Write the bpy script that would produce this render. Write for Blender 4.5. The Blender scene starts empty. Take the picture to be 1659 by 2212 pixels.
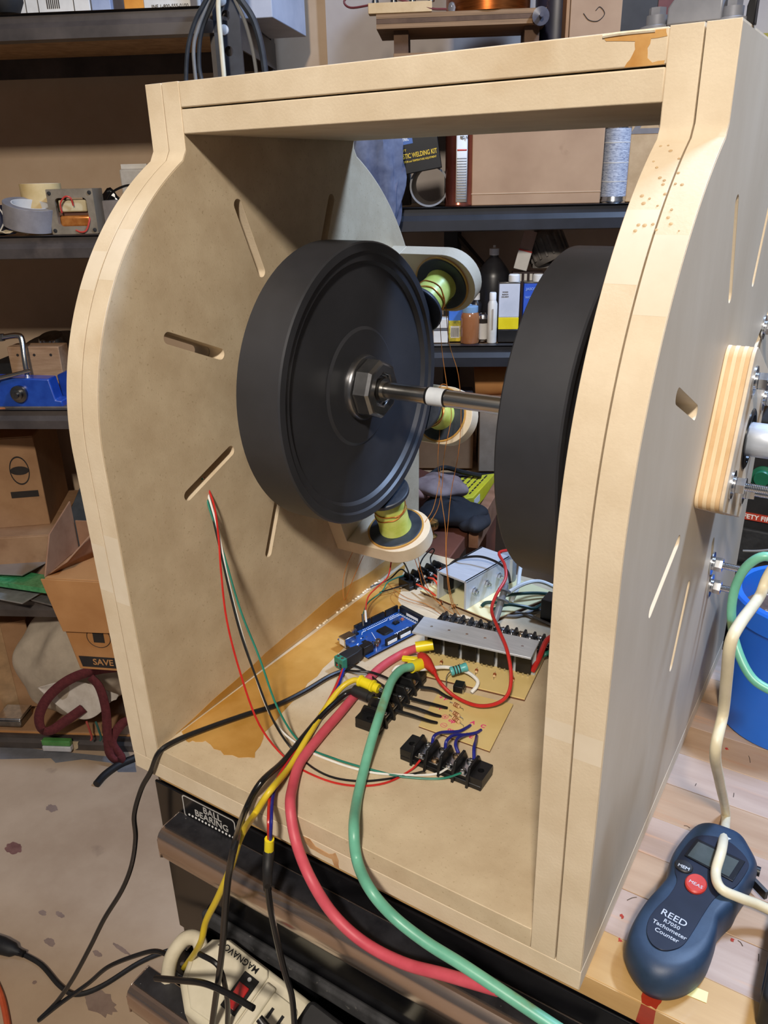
import bpy, bmesh, math, random
from mathutils import Vector, Matrix
from mathutils.geometry import tessellate_polygon
random.seed(7)
SC = bpy.context.scene
COL = SC.collection
S = 0.001                                     # everything below is written in millimetres
# ---------------------------------------------------------------- camera
FPX = 1706.6
CR = Matrix(((0.84589506, 0.53288357, -0.0222856), (0.19066256, -0.34115093, -0.92046935), (-0.49810575, 0.77437145, -0.39017883)))
CC = Vector((558.16, -395.07, 539.59))
cam_d = bpy.data.cameras.new('camera'); cam = bpy.data.objects.new('camera', cam_d); COL.objects.link(cam)
cam_d.sensor_fit = 'VERTICAL'; cam_d.sensor_height = 36.0; cam_d.lens = 36.0 * FPX / 2212.0
cam_d.clip_start = 0.02; cam_d.clip_end = 50
mw = Matrix((CR[0], -CR[1], -CR[2])).transposed().to_4x4(); mw.translation = CC * S
cam.matrix_world = mw
SC.camera = cam
# ---------------------------------------------------------------- light
wd = bpy.data.worlds.new('world'); SC.world = wd; wd.use_nodes = True
bg = wd.node_tree.nodes['Background']; bg.inputs[0].default_value = (0.80, 0.86, 1.0, 1); bg.inputs[1].default_value = 0.08
def area(name, loc, target, size, power, colour):
    d = bpy.data.lights.new(name, 'AREA'); d.shape = 'RECTANGLE'; d.size = size[0]; d.size_y = size[1]
    d.energy = power; d.color = colour
    o = bpy.data.objects.new(name, d); COL.objects.link(o); o.location = Vector(loc) * S
    o.rotation_euler = (Vector(target) - Vector(loc)).to_track_quat('-Z', 'Y').to_euler()
    return o
area('ceiling_light_front', (1000, -1612, 1925), (250, 200, 200), (0.2, 0.2), 70, (1.0, 0.905, 0.79))
area('ceiling_light_back', (1000, 890, 1860), (300, 200, 0), (0.35, 0.16), 52, (0.46, 0.65, 1.0))
SC.view_settings.view_transform = 'Standard'; SC.view_settings.look = 'None'
SC.view_settings.gamma = 1.0; SC.view_settings.use_curve_mapping = False
SC.view_settings.exposure = 0.0

# ---------------------------------------------------------------- helpers
def ray(x, y): return CR.transposed() @ Vector(((x - 829.5) / FPX, (y - 1106.0) / FPX, 1.0))
def at(x, y, ax, v):
    """world point (mm) that photo pixel (x, y) shows on the plane ax = v"""
    i = 'xyz'.index(ax); r = ray(x, y); return CC + r * ((v - CC[i]) / r[i])
def deep(x, y, d): return CC + ray(x, y) * d
def lin(c):
    return tuple(((v / 255) / 12.92 if v / 255 <= 0.04045 else ((v / 255 + 0.055) / 1.055) ** 2.4) for v in c) + (1.0,)
MATS = {}
def mat(name, c1, c2=None, rough=0.5, metal=0.0, scale=30, detail=4, lo=0.35, hi=0.65, bump=0.0, bscale=None, stretch=(1, 1, 1),
        c3=None, s3=8, lo3=0.62, hi3=0.7, coat=0.0, trans=0.0, emit=0.0, spec=None, ior=None, alpha=1.0, rvar=0.0):
    """procedural surface: noise between c1 and c2, with optional blotches of c3"""
    if name in MATS: return MATS[name]
    m = bpy.data.materials.new(name); m.use_nodes = True; MATS[name] = m
    nt = m.node_tree; N = nt.nodes; L = nt.links; b = N['Principled BSDF']
    b.inputs['Roughness'].default_value = rough; b.inputs['Metallic'].default_value = metal
    if coat: b.inputs['Coat Weight'].default_value = coat; b.inputs['Coat Roughness'].default_value = 0.12
    if trans: b.inputs['Transmission Weight'].default_value = trans
    if spec is not None: b.inputs['Specular IOR Level'].default_value = spec
    if ior: b.inputs['IOR'].default_value = ior
    if alpha < 1: b.inputs['Alpha'].default_value = alpha
    tc = N.new('ShaderNodeTexCoord'); mp = N.new('ShaderNodeMapping'); mp.inputs['Scale'].default_value = stretch
    L.new(tc.outputs['Object'], mp.inputs[0])
    if c2 is None: c2 = tuple(min(255, v * 1.07 + 2) for v in c1); c1 = tuple(v * 0.94 for v in c1)
    nz = N.new('ShaderNodeTexNoise'); nz.inputs['Scale'].default_value = scale; nz.inputs['Detail'].default_value = detail
    nz.inputs['Roughness'].default_value = 0.62; L.new(mp.outputs[0], nz.inputs['Vector'])
    rp = N.new('ShaderNodeValToRGB'); rp.color_ramp.elements[0].position = lo; rp.color_ramp.elements[1].position = hi
    rp.color_ramp.elements[0].color = lin(c1); rp.color_ramp.elements[1].color = lin(c2)
    L.new(nz.outputs['Fac'], rp.inputs['Fac']); out = rp.outputs['Color']
    if c3:
        n3 = N.new('ShaderNodeTexNoise'); n3.inputs['Scale'].default_value = s3; n3.inputs['Detail'].default_value = 5; L.new(mp.outputs[0], n3.inputs['Vector'])
        r3 = N.new('ShaderNodeMapRange'); r3.inputs[1].default_value = lo3; r3.inputs[2].default_value = hi3; L.new(n3.outputs['Fac'], r3.inputs[0])
        mx = N.new('ShaderNodeMix'); mx.data_type = 'RGBA'; L.new(r3.outputs[0], mx.inputs['Factor']); L.new(out, mx.inputs['A']); mx.inputs['B'].default_value = lin(c3)
        out = mx.outputs['Result']
    L.new(out, b.inputs['Base Color'])
    if emit: L.new(out, b.inputs['Emission Color']); b.inputs['Emission Strength'].default_value = emit
    if rvar:
        rr = N.new('ShaderNodeMapRange'); rr.inputs[3].default_value = max(0, rough - rvar); rr.inputs[4].default_value = min(1, rough + rvar)
        L.new(nz.outputs['Fac'], rr.inputs[0]); L.new(rr.outputs[0], b.inputs['Roughness'])
    if bump:
        bn = N.new('ShaderNodeTexNoise'); bn.inputs['Scale'].default_value = bscale or scale; bn.inputs['Detail'].default_value = 5; L.new(mp.outputs[0], bn.inputs['Vector'])
        bp = N.new('ShaderNodeBump'); bp.inputs['Strength'].default_value = bump; bp.inputs['Distance'].default_value = 0.002
        L.new(bn.outputs['Fac'], bp.inputs['Height']); L.new(bp.outputs[0], b.inputs['Normal'])
    return m

class MB:
    """collects shapes (mm) into one mesh"""
    def __init__(s): s.v = []; s.f = []
    def add(s, vs, fs, T=None):
        n = len(s.v); s.v += [(T @ Vector(v)) if T else Vector(v) for v in vs]; s.f += [tuple(i + n for i in f) for f in fs]; return s
    def box(s, x0, x1, y0, y1, z0, z1, T=None):
        vs = [(x, y, z) for x in (x0, x1) for y in (y0, y1) for z in (z0, z1)]
        return s.add(vs, [(0, 1, 3, 2), (4, 6, 7, 5), (0, 4, 5, 1), (2, 3, 7, 6), (0, 2, 6, 4), (1, 5, 7, 3)], T)
    def cbox(s, c, d, T=None):
        return s.box(c[0] - d[0] / 2, c[0] + d[0] / 2, c[1] - d[1] / 2, c[1] + d[1] / 2, c[2] - d[2] / 2, c[2] + d[2] / 2, T)
    def lathe(s, prof, n=24, T=None, close=False):
        """prof: (radius, height) pairs turned about z; first and last ring are capped"""
        vs = []; fs = []
        for r, h in prof:
            for k in range(n):
                a = 2 * math.pi * k / n; vs.append((r * math.cos(a), r * math.sin(a), h))
        m = len(prof)
        for j in range(m - 1 if not close else m):
            for k in range(n):
                a, b = j * n + k, j * n + (k + 1) % n; c, d = ((j + 1) % m) * n + (k + 1) % n, ((j + 1) % m) * n + k
                fs.append((a, b, c, d))
        if not close:
            fs.append(tuple(range(n - 1, -1, -1))); fs.append(tuple((m - 1) * n + k for k in range(n)))
        return s.add(vs, fs, T)
    def cyl(s, a, b, r, n=20, r2=None):
        return s.lathe([(r, 0), (r if r2 is None else r2, (Vector(b) - Vector(a)).length)], n, zto(a, b))
    def prism(s, poly, z0, z1, T=None, holes=()):
        """flat polygon (x, y), optional holes, extruded from z0 to z1"""
        loops = [list(poly)] + [list(h) for h in holes]
        tris = tessellate_polygon([[Vector((p[0], p[1], 0)) for p in lp] for lp in loops])
        flat = [p for lp in loops for p in lp]; n = len(flat)
        vs = [(p[0], p[1], z0) for p in flat] + [(p[0], p[1], z1) for p in flat]; fs = []
        if holes or len(poly) > 60:
            for t in tris: fs.append(tuple(t)); fs.append(tuple(i + n for i in reversed(t)))
        else:
            fs.append(tuple(range(n))[::-1]); fs.append(tuple(range(n, 2 * n)))
        o = 0
        for lp in loops:
            k = len(lp)
            for i in range(k):
                a, b = o + i, o + (i + 1) % k; fs.append((a, b, b + n, a + n))
            o += k
        return s.add(vs, fs, T)
    def tube(s, pts, r, n=8, res=6, smooth=True, caps=True, flat=None):
        pts = [Vector(p) for p in pts]
        P = catmull(pts, res) if smooth and len(pts) > 2 else pts
        rs = r if callable(r) else (lambda t: r)
        vs = []; fs = []; up = None; m = len(P)
        for i, p in enumerate(P):
            t = (P[min(i + 1, m - 1)] - P[max(i - 1, 0)]).normalized()
            if up is None:
                up = Vector((0, 0, 1)) if abs(t.z) < 0.9 else Vector((1, 0, 0))
            x = up.cross(t)
            if x.length < 1e-6: x = Vector((1, 0, 0)).cross(t)
            x.normalize(); y = t.cross(x).normalized(); up = y
            q = rs(i / (m - 1))
            for k in range(n):
                a = 2 * math.pi * k / n; vs.append(p + x * (q * math.cos(a) * (flat or 1)) + y * (q * math.sin(a)))
        for i in range(m - 1):
            for k in range(n): fs.append((i * n + k, i * n + (k + 1) % n, (i + 1) * n + (k + 1) % n, (i + 1) * n + k))
        if caps: fs.append(tuple(range(n - 1, -1, -1))); fs.append(tuple((m - 1) * n + k for k in range(n)))
        return s.add(vs, fs)
    def grid(s, fn, nu, nv, thick=None):
        vs = [fn(i / nu, j / nv) for i in range(nu + 1) for j in range(nv + 1)]
        fs = [(i * (nv + 1) + j, (i + 1) * (nv + 1) + j, (i + 1) * (nv + 1) + j + 1, i * (nv + 1) + j + 1) for i in range(nu) for j in range(nv)]
        return s.add(vs, fs)
    def build(s, name, m, parent=None, bev=0, seg=2, w=False, sharp=38, thick=0, sub=0):
        me = bpy.data.meshes.new(name); V = s.v
        if w and parent is not None:
            inv = rootmat(parent).inverted(); V = [inv @ v for v in V]
        me.from_pydata([tuple(v * S) for v in V], [], s.f)
        bm = bmesh.new(); bm.from_mesh(me); bmesh.ops.recalc_face_normals(bm, faces=bm.faces[:]); bm.to_mesh(me); bm.free()
        me.polygons.foreach_set('use_smooth', [True] * len(me.polygons)); me.set_sharp_from_angle(angle=math.radians(sharp))
        me.materials.append(m)
        o = bpy.data.objects.new(name, me); COL.objects.link(o)
        if parent is not None: o.parent = parent
        if thick:
            d = o.modifiers.new('solidify', 'SOLIDIFY'); d.thickness = thick * S; d.offset = 0
        if bev:
            d = o.modifiers.new('bevel', 'BEVEL'); d.width = bev * S; d.segments = seg; d.limit_method = 'ANGLE'; d.angle_limit = math.radians(50)
        if sub:
            d = o.modifiers.new('subsurf', 'SUBSURF'); d.levels = d.render_levels = sub
        return o

def catmull(P, res):
    out = []; n = len(P)
    for i in range(n - 1):
        p0 = P[i - 1] if i else P[0] * 2 - P[1]; p1, p2 = P[i], P[i + 1]; p3 = P[i + 2] if i + 2 < n else P[-1] * 2 - P[-2]
        for k in range(res):
            t = k / res
            out.append(0.5 * ((2 * p1) + (p2 - p0) * t + (2 * p0 - 5 * p1 + 4 * p2 - p3) * t * t + (3 * p1 - p0 - 3 * p2 + p3) * t ** 3))
    out.append(P[-1]); return out
def zto(a, b):
    a = Vector(a); b = Vector(b); return Matrix.Translation(a) @ (b - a).to_track_quat('Z', 'Y').to_matrix().to_4x4()
def axes(o, x, y, z):
    m = Matrix((Vector(x).normalized(), Vector(y).normalized(), Vector(z).normalized())).transposed().to_4x4(); m.translation = Vector(o); return m
def TR(x=0, y=0, z=0, rz=0, rx=0, ry=0):
    return Matrix.Translation((x, y, z)) @ Matrix.Rotation(math.radians(rz), 4, 'Z') @ Matrix.Rotation(math.radians(rx), 4, 'X') @ Matrix.Rotation(math.radians(ry), 4, 'Y')
RM = {}
def rootmat(o):
    while o.parent: o = o.parent
    return RM.get(o.name, Matrix.Identity(4))
def thing(name, label, cat, T=None, group=None):
    """an Empty at the thing's base that parents its parts; T places it (mm)"""
    o = bpy.data.objects.new(name, None); COL.objects.link(o); o.empty_display_size = 0.02
    T = Matrix.Identity(4) if T is None else (T if isinstance(T, Matrix) else Matrix.Translation(Vector(T)))
    RM[o.name] = T; M2 = T.copy(); M2.translation = T.translation * S; o.matrix_world = M2
    return tag(o, label, cat, group)
def tag(o, label, cat, group=None):
    o['label'] = label; o['category'] = cat
    if group: o['group'] = group
    return o
def struct(o): o['kind'] = 'structure'; return o
def label(o, s): o['label'] = s; return o
def place(o, T):
    M2 = T.copy(); M2.translation = T.translation * S; o.matrix_world = M2; RM[o.name] = T; return o
def copy_tree(o, T=None, lab=None, parent=None):
    c = o.copy(); COL.objects.link(c); c.parent = parent
    if parent is not None: c.matrix_parent_inverse = o.matrix_parent_inverse.copy()
    for ch in [x for x in bpy.data.objects if x.parent == o]: copy_tree(ch, parent=c)
    if T is not None: place(c, T)
    if lab: c['label'] = lab
    return c
def inst(o, loc, parent=None, rot=None):
    """a copy of a part that shares its mesh, moved by loc (mm)"""
    c = o.copy(); COL.objects.link(c); c.parent = parent if parent is not None else o.parent
    c.location = Vector(loc) * S
    if rot: c.rotation_euler = rot
    for ch in [x for x in bpy.data.objects if x.parent == o]:
        d = ch.copy(); COL.objects.link(d); d.parent = c
    return c
def text(name, body, size, m, parent, T, align='CENTER', depth=0.15, bold=0.0, shear=0.0, sx=1.0):
    """lettering as a thin raised mesh; T takes the text plane to the parent's space (mm)"""
    cu = bpy.data.curves.new(name, 'FONT'); cu.body = body; cu.size = size; cu.align_x = align; cu.align_y = 'CENTER'
    cu.extrude = depth; cu.offset = bold; cu.resolution_u = 3; cu.shear = shear; cu.space_line = 0.85
    ob = bpy.data.objects.new(name, cu); COL.objects.link(ob)
    dg = bpy.context.evaluated_depsgraph_get(); me = bpy.data.meshes.new_from_object(ob.evaluated_get(dg))
    bpy.data.objects.remove(ob); 
    for v in me.vertices: v.co = (T @ Vector((v.co.x * sx, v.co.y, v.co.z))) * S
    me.materials.clear(); me.materials.append(m); me.name = name
    o = bpy.data.objects.new(name, me); COL.objects.link(o); o.parent = parent; return o
def rrect(x0, x1, y0, y1, r, n=5):
    out = []
    for cx, cy, a in ((x1 - r, y1 - r, 0), (x0 + r, y1 - r, 90), (x0 + r, y0 + r, 180), (x1 - r, y0 + r, 270)):
        for k in range(n + 1):
            t = math.radians(a + 90 * k / n); out.append((cx + r * math.cos(t), cy + r * math.sin(t)))
    return out
def arc(cx, cy, r, a0, a1, n):
    return [(cx + r * math.cos(math.radians(a0 + (a1 - a0) * k / n)), cy + r * math.sin(math.radians(a0 + (a1 - a0) * k / n))) for k in range(n + 1)]
# ---------------------------------------------------------------- materials
mdf = mat('mdf_face', (190, 170, 140), (206, 188, 158), rough=0.62, scale=26, detail=9, c3=(166, 144, 112), s3=420, lo3=0.62, hi3=0.78, bump=0.06, bscale=600)
mdf_edge = mat('mdf_edge', (206, 188, 160), (219, 203, 177), rough=0.75, scale=18, detail=7, c3=(190, 166, 132), s3=9, lo3=0.60, hi3=0.72, bump=0.10, bscale=500)
glue = mat('dried_wood_glue', (172, 124, 52), (196, 150, 80), rough=0.35, scale=14, detail=5, coat=0.3)
glue_white = mat('glue_bead', (214, 196, 160), (240, 232, 214), rough=0.3, scale=80)
black_gloss = mat('black_enamel', (13, 13, 15), (19, 19, 22), rough=0.16, scale=30, c3=(60, 60, 62), s3=300, lo3=0.72, hi3=0.80, coat=0.4)
rotor_m = mat('black_flywheel', (42, 43, 47), (51, 52, 57), rough=0.46, scale=12, stretch=(1, 1, 1), bump=0.03, bscale=90)
steel = mat('brushed_steel', (178, 176, 172), (205, 203, 198), rough=0.24, metal=1.0, scale=60, stretch=(0.3, 20, 20))
steel_dk = mat('dark_steel', (110, 108, 106), (140, 138, 134), rough=0.30, metal=1.0, scale=40)
zinc = mat('zinc_plated_steel', (196, 200, 206), (222, 224, 228), rough=0.20, metal=1.0, scale=80)
alu = mat('aluminium', (184, 192, 204), (198, 205, 216), rough=0.42, metal=0.35, scale=30, stretch=(1, 12, 1), rvar=0.1)
blk_plastic = mat('black_plastic', (15, 15, 16), (22, 22, 24), rough=0.38, scale=60)
blk_matte = mat('black_matte_plastic', (20, 20, 22), (30, 30, 32), rough=0.6, scale=60)
white_tape = mat('white_paper_tape', (205, 212, 220), (225, 230, 236), rough=0.6)
# ---------------------------------------------------------------- MDF frame
W = 460.0; H = 614.0; D = 504.0; YC, ZC, RC = 252.0, 335.0, 258.0; NY0, NY1 = 124.0, 372.0
SHY, SHZ = 254.0, 345.0                               # shaft centre
frame = thing('machine_frame', 'MDF frame with two rounded end panels, base and top beam, standing on the workbench', 'frame', (W / 2, D / 2, 0))
def panel_outline():
    zj = ZC + math.sqrt(RC ** 2 - (YC - NY0) ** 2)
    a1 = math.degrees(math.atan2(zj - ZC, NY0 - YC)); a2 = math.degrees(math.atan2(ZC + math.sqrt(RC ** 2 - (NY1 - YC) ** 2) - ZC, NY1 - YC))
    p = [(0, 19.4)] + [(YC - RC, ZC)] + arc(YC, ZC, RC, 180, a1 + 1.2, 96)[1:]
    p += [(NY0, zj + 5), (NY0, H), (NY1, H)]
    p += [(NY1, ZC + math.sqrt(RC ** 2 - (NY1 - YC) ** 2) + 5)] + arc(YC, ZC, RC, a2 - 1.2, 0, 96) + [(D, 19.4)]
    return p
def slot(th, r0=118, r1=194, w=10.5):
    a = math.radians(th); er = Vector((math.cos(a), math.sin(a))); et = Vector((-er.y, er.x)); o = Vector((SHY, SHZ)); out = []
    for k in range(9):
        t = math.radians(-90 + 180 * k / 8); out.append(o + er * (r1 - w / 2 + w / 2 * math.cos(t)) + et * (w / 2 * math.sin(t)))
    for k in range(9):
        t = math.radians(90 + 180 * k / 8); out.append(o + er * (r0 + w / 2 + w / 2 * math.cos(t)) + et * (w / 2 * math.sin(t)))
    return [(p.x, p.y) for p in out]
OUT = panel_outline(); SLOTS = [slot(22.5 + 45 * k) for k in range(8)]
HOLE = arc(SHY, SHZ, 24, 0, 345, 23)
YZ = Matrix(((0, 0, 1, 0), (1, 0, 0, 0), (0, 1, 0, 0), (0, 0, 0, 1)))      # polygon (y, z) extruded along x
def panel(x0, x1, holes): return MB().prism(OUT, x0, x1, YZ, holes)
for x0, x1 in ((0.2, 18.5), (19.5, 38.0), (W - 38.0, W - 19.5), (W - 18.5, W - 0.2)):
    panel(x0, x1, SLOTS + [HOLE]).build('panel_layer', mdf_edge, frame, w=True, bev=0.35)
MB().box(38.3, W - 38.3, NY0, NY1, H - 19.0, H - 0.3).build('beam_layer', mdf_edge, frame, w=True, bev=0.9)
MB().box(38.3, W - 38.3, NY0, NY1, H - 38.4, H - 20.2).build('beam_layer', mdf_edge, frame, w=True, bev=0.9)
MB().box(0, W, 0.3, D, 0.3, 19.0).build('base_layer', mdf_edge, frame, w=True, bev=0.8)
MB().box(38.2, W - 38.2, 0, D, 19.4, 38.0).build('base_layer', mdf, frame, w=True, bev=0.6)
# faces of the board (sealed skin, thin) so that face and sawn edge differ
def face_skin(x0, x1, holes):
    c = Vector((YC, 300)); 
    return MB().prism([(c.x + (p[0] - c.x) * 0.9955, c.y + (p[1] - c.y) * 0.9955) for p in OUT], x0, x1, YZ, holes)
face_skin(38.0, 38.25, SLOTS + [HOLE]).build('face_veneer', mdf, frame, w=True)
face_skin(W - 38.25, W - 38.0, SLOTS + [HOLE]).build('face_veneer', mdf, frame, w=True)
mdf_out = mat('mdf_outer_face', (186, 170, 146), (200, 186, 164), rough=0.55, scale=9, detail=8, stretch=(1, 1, 0.35), c3=(160, 140, 112), s3=300, lo3=0.72, hi3=0.8)
face_skin(W - 0.2, W + 0.05, SLOTS + [HOLE]).build('face_veneer', mdf_out, frame, w=True)
# paler sanded bands across the front edges
sanded = mat('sanded_mdf_band', (213, 199, 176), (224, 211, 190), rough=0.75, scale=14, detail=6)
def front_y(z): return -6.0 * (z - 19.4) / 315.6 if z < ZC else YC - math.sqrt(max(0, RC ** 2 - (z - ZC) ** 2))
for x0, x1, z0, z1 in ((0.6, 18.2, 462, 490), (19.8, 37.6, 470, 506), (0.6, 18.2, 204, 250), (19.8, 37.6, 196, 262), (W - 37.6, W - 19.8, 484, 520), (W - 18.2, W - 0.6, 470, 508), (W - 37.6, W - 19.8, 214, 228), (W - 18.2, W - 0.6, 204, 224)):
    MB().grid(lambda a, b: (x0 + (x1 - x0) * a, front_y(z0 + (z1 - z0) * b) - 0.06, z0 + (z1 - z0) * b + 0), 2, 24).build('sanded_band', sanded, frame, w=True)
# dried glue squeezed out along the left joint
def wob(poly, amp, n, seed):
    rnd = random.Random(seed); out = []
    for i, p in enumerate(poly):
        q = poly[(i + 1) % len(poly)]
        for k in range(n):
            t = k / n; out.append((p[0] + (q[0] - p[0]) * t + (rnd.uniform(-amp, amp) if k else 0), p[1] + (q[1] - p[1]) * t + (rnd.uniform(-amp, amp) if k else 0)))
    return out
gl = wob([(40, 30), (58, 22), (70, 32), (100, 26), (128, 38), (112, 70), (104, 130), (96, 190), (92, 250), (98, 300), (112, 336), (84, 372), (60, 420), (44, 460)], 2.0, 4, 3)
gl = [(max(39, x), y) for x, y in gl]
MB().prism(gl, 38.0, 38.35).build('glue_film', glue, frame, w=True)
gp = wob([(24, 39), (90, 47), (180, 56), (300, 66), (380, 60), (500, 60), (500, 39)], 0.8, 5, 4)
MB().prism([(y, max(38.5, z)) for y, z in gp], 38.25, 38.6, YZ).build('glue_film', glue, frame, w=True)
rb = random.Random(5); bead = MB()
for k in range(26):
    y = 255 + k * 5.6 + rb.uniform(-2, 2)
    if rb.random() < 0.2: continue
    bead.lathe([(0.1, -1.2), (1.5, -0.6), (2.0, 0.3), (1.2, 1.3), (0.1, 1.7)], 7, TR(39.6 + rb.uniform(-.4, .8), y, 38.6, rz=rb.uniform(0, 90)))
bead.build('glue_bead', glue_white, frame, w=True)
# glue drips on the beam front and a chipped patch on the base edge
YF = Matrix(((1, 0, 0, 0), (0, 0, -1, 0), (0, 1, 0, 0), (0, 0, 0, 1)))      # polygon (x, z) at y = -third coordinate
dr = wob([(384, 612), (420, 612.5), (421, 609), (412, 608.5), (410.5, 604), (411, 599), (414, 596.4), (421, 597), (421, 595.2), (398, 595.2), (401, 599), (403.5, 604), (403, 608), (386, 609.6)], 0.5, 2, 8)
MB().prism(dr, -NY0, -NY0 + 0.25, YF).build('glue_drip', mat('glue_drip', (186, 134, 70), (205, 160, 98), rough=0.4, scale=40), frame, w=True)
MB().tube([(384, 123.8, 612.2), (392, 123.6, 612.6), (402, 123.8, 612.6), (414, 123.8, 612.4)], 1.1, 6).build('glue_bead', glue_white, frame, w=True)
ch = wob([(213, 18), (220, 18.4), (226, 13), (240, 12), (247, 17), (250, 10), (250, 1), (245, 2), (243, 8), (230, 7.5), (220, 8), (215, 12)], 0.5, 2, 9)
MB().prism(ch, 0.2, 0.6, TR(0, 0.4, 0) @ YF).build('chipped_patch', mat('raw_torn_fibre', (168, 122, 78), (196, 156, 112), rough=0.9, scale=60), frame, w=True)
rc = random.Random(2); pits = MB()
for k in range(26):
    t = rc.uniform(0, 1); a = math.radians(180 - 58 + 16 * t); xx = W - 34 + rc.uniform(0, 30) * (0.4 + t * 0.6)
    p = (xx, YC + (RC + 0.1) * math.cos(a), ZC + (RC + 0.1) * math.sin(a))
    pits.lathe([(rc.uniform(0.5, 1.4), 0), (rc.uniform(0.3, 0.8), 0.25)], 6, zto(p, (p[0], p[1] + math.cos(a), p[2] + math.sin(a))))
pits.build('edge_pitting', mat('pit_brown', (178, 148, 108), (200, 172, 132), rough=0.9), frame, w=True)
# ---------------------------------------------------------------- rotor
rotor = thing('flywheel_rotor', 'two black flywheels on a polished steel shaft between the MDF panels', 'rotor', (230, SHY, SHZ))
XA = Matrix(((0, 0, 1, 0), (1, 0, 0, 0), (0, 1, 0, 0), (0, 0, 0, 1)))      # lathe z -> world x
def wheel(x0, x1, R=140.0, sgn=1):
    f = MB(); c = 1.5
    prof = [(20, x0 + 6), (118, x0 + 6), (122, x0), (R - c, x0), (R, x0 + c), (R, x1 - c), (R - c, x1), (131, x1), (129, x1 - 2.5), (122, x1 - 3), (119, x1 - 7), (60, x1 - 8), (57, x1 - 6), (20, x1 - 6)]
    f.lathe([(r, x - 230) for r, x in prof], 96, XA)
    return f.build('flywheel', rotor_m, rotor, sharp=30)
wl = wheel(75, 125); wr = wheel(328, 378)
hubm = mat('machined_hub', (112, 112, 114), (150, 150, 152), rough=0.24, metal=0.9, scale=30)
for x, s in ((119, 1), (372, 1)):
    MB().lathe([(12, x - 230), (33, x - 230), (33, x + 4 - 230), (31.5, x + 6 - 230), (12, x + 6 - 230)], 40, XA).build('hub_flange', hubm, rotor)
    MB().lathe([(12, x + 6.1 - 230), (29.5, x + 6.1 - 230), (29.5, x + 21 - 230), (26.5, x + 25 - 230), (17, x + 25 - 230), (16, x + 20 - 230), (9, x + 20 - 230)], 8, XA).build('hub_nut', hubm, rotor, sharp=20, bev=1.2)
    MB().lathe([(9, x + 18 - 230), (11.5, x + 18 - 230), (11.5, x + 26 - 230), (9, x + 26 - 230)], 24, XA).build('lock_ring', steel, rotor)
MB().lathe([(7.9, -195 - 7), (8.3, -194), (8.3, 279), (7.9, 280)], 32, XA).build('shaft', steel, rotor)
MB().lathe([(8.3, 196 - 230), (8.75, 196 - 230), (8.75, 213 - 230), (8.3, 213 - 230)], 32, XA).build('tape_band', white_tape, rotor)
MB().lathe([(8.3, 193.5 - 230), (8.6, 193.5 - 230), (8.6, 196 - 230), (8.3, 196 - 230)], 24, XA).build('tape_edge', blk_plastic, rotor)
MB().lathe([(8.3, 213 - 230), (8.6, 213 - 230), (8.6, 215 - 230), (8.3, 215 - 230)], 24, XA).build('tape_edge', blk_plastic, rotor)
MB().box(-6, 6, 60, 86, -3, 3).v
# ---------------------------------------------------------------- coil brackets behind the left flywheel
coil_tape = mat('yellow_green_coil_tape', (186, 200, 84), (214, 222, 124), rough=0.35, scale=40)
bobbin = mat('dark_bobbin', (36, 42, 52), (50, 56, 66), rough=0.45, scale=50)
copper = mat('copper_wire', (190, 112, 50), (224, 150, 78), rough=0.3, metal=0.55, scale=50)
def bracket(th, lab, x_in=38.3, sgn=1):
    a = math.radians(th); er = Vector((0, math.cos(a), math.sin(a))); ex = Vector((sgn, 0, 0)); et = er.cross(ex) * sgn
    o = Vector((x_in, SHY, SHZ))
    T = axes(o, ex, ex.cross(er) if False else er.cross(ex), er)
    T = Matrix((ex, er.cross(ex), er)).transposed().to_4x4(); T.translation = o
    t = thing('coil_bracket', lab, 'coil bracket', T, 'coil brackets inside the left end panel')
    MB().box(0, 19, -36, 36, 152, 225).build('mounting_plate', mdf_edge, t, bev=0.6)
    arm = [(19.2, -36), (74, -36)] + arc(74, 0, 36, -90, 90, 20)[1:-1] + [(74, 36), (19.2, 36)]
    MB().prism(arm, 206, 225).build('arm', mdf_edge, t, bev=0.6)
    MB().lathe([(34, 204), (34, 206)], 40, TR(68, 0, 0)).build('glue_ring', glue, t)
    MB().lathe([(6, 203), (31, 203), (32, 204), (32, 205.8), (6, 205.8)], 40, TR(68, 0, 0)).build('bobbin_flange', bobbin, t)
    MB().lathe([(17, 151), (18.5, 152), (18.2, 165), (19, 180), (18.4, 195), (19.5, 203)], 32, TR(68, 0, 0)).build('taped_winding', coil_tape, t, bev=0.3)
    MB().lathe([(6, 145), (27, 145), (28, 146), (28, 149.5), (27, 151), (6, 151)], 40, TR(68, 0, 0)).build('bobbin_flange', bobbin, t)
    h = [(68 + 19.2 * math.cos(k * .4), 19.2 * math.sin(k * .4), 172 + 7 * math.sin(k * 0.19) + (k % 3) * .8) for k in range(0, 34)]
    MB().tube(h, 0.7, 5, 3).build('copper_turns', copper, t)
    return t
BR = [bracket(22.5, 'coil bracket nearest the top, rounded MDF arm behind the left flywheel'),
      bracket(-22.5, 'middle coil bracket, partly hidden behind the steel shaft and left flywheel'),
      bracket(-67.5, 'lowest coil bracket, MDF arm with green-taped coil under the left flywheel')]
def bracket_tape_flap(t):
    MB().grid(lambda u, v: (68 + 20 * math.cos(1.0 + u * 1.6), 20 * math.sin(1.0 + u * 1.6) + u * 6, 176 + v * 26 + 3 * math.sin(u * 6)), 10, 4).build('tape_flap', coil_tape, t, thick=0.4)
bracket_tape_flap(BR[0])
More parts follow.
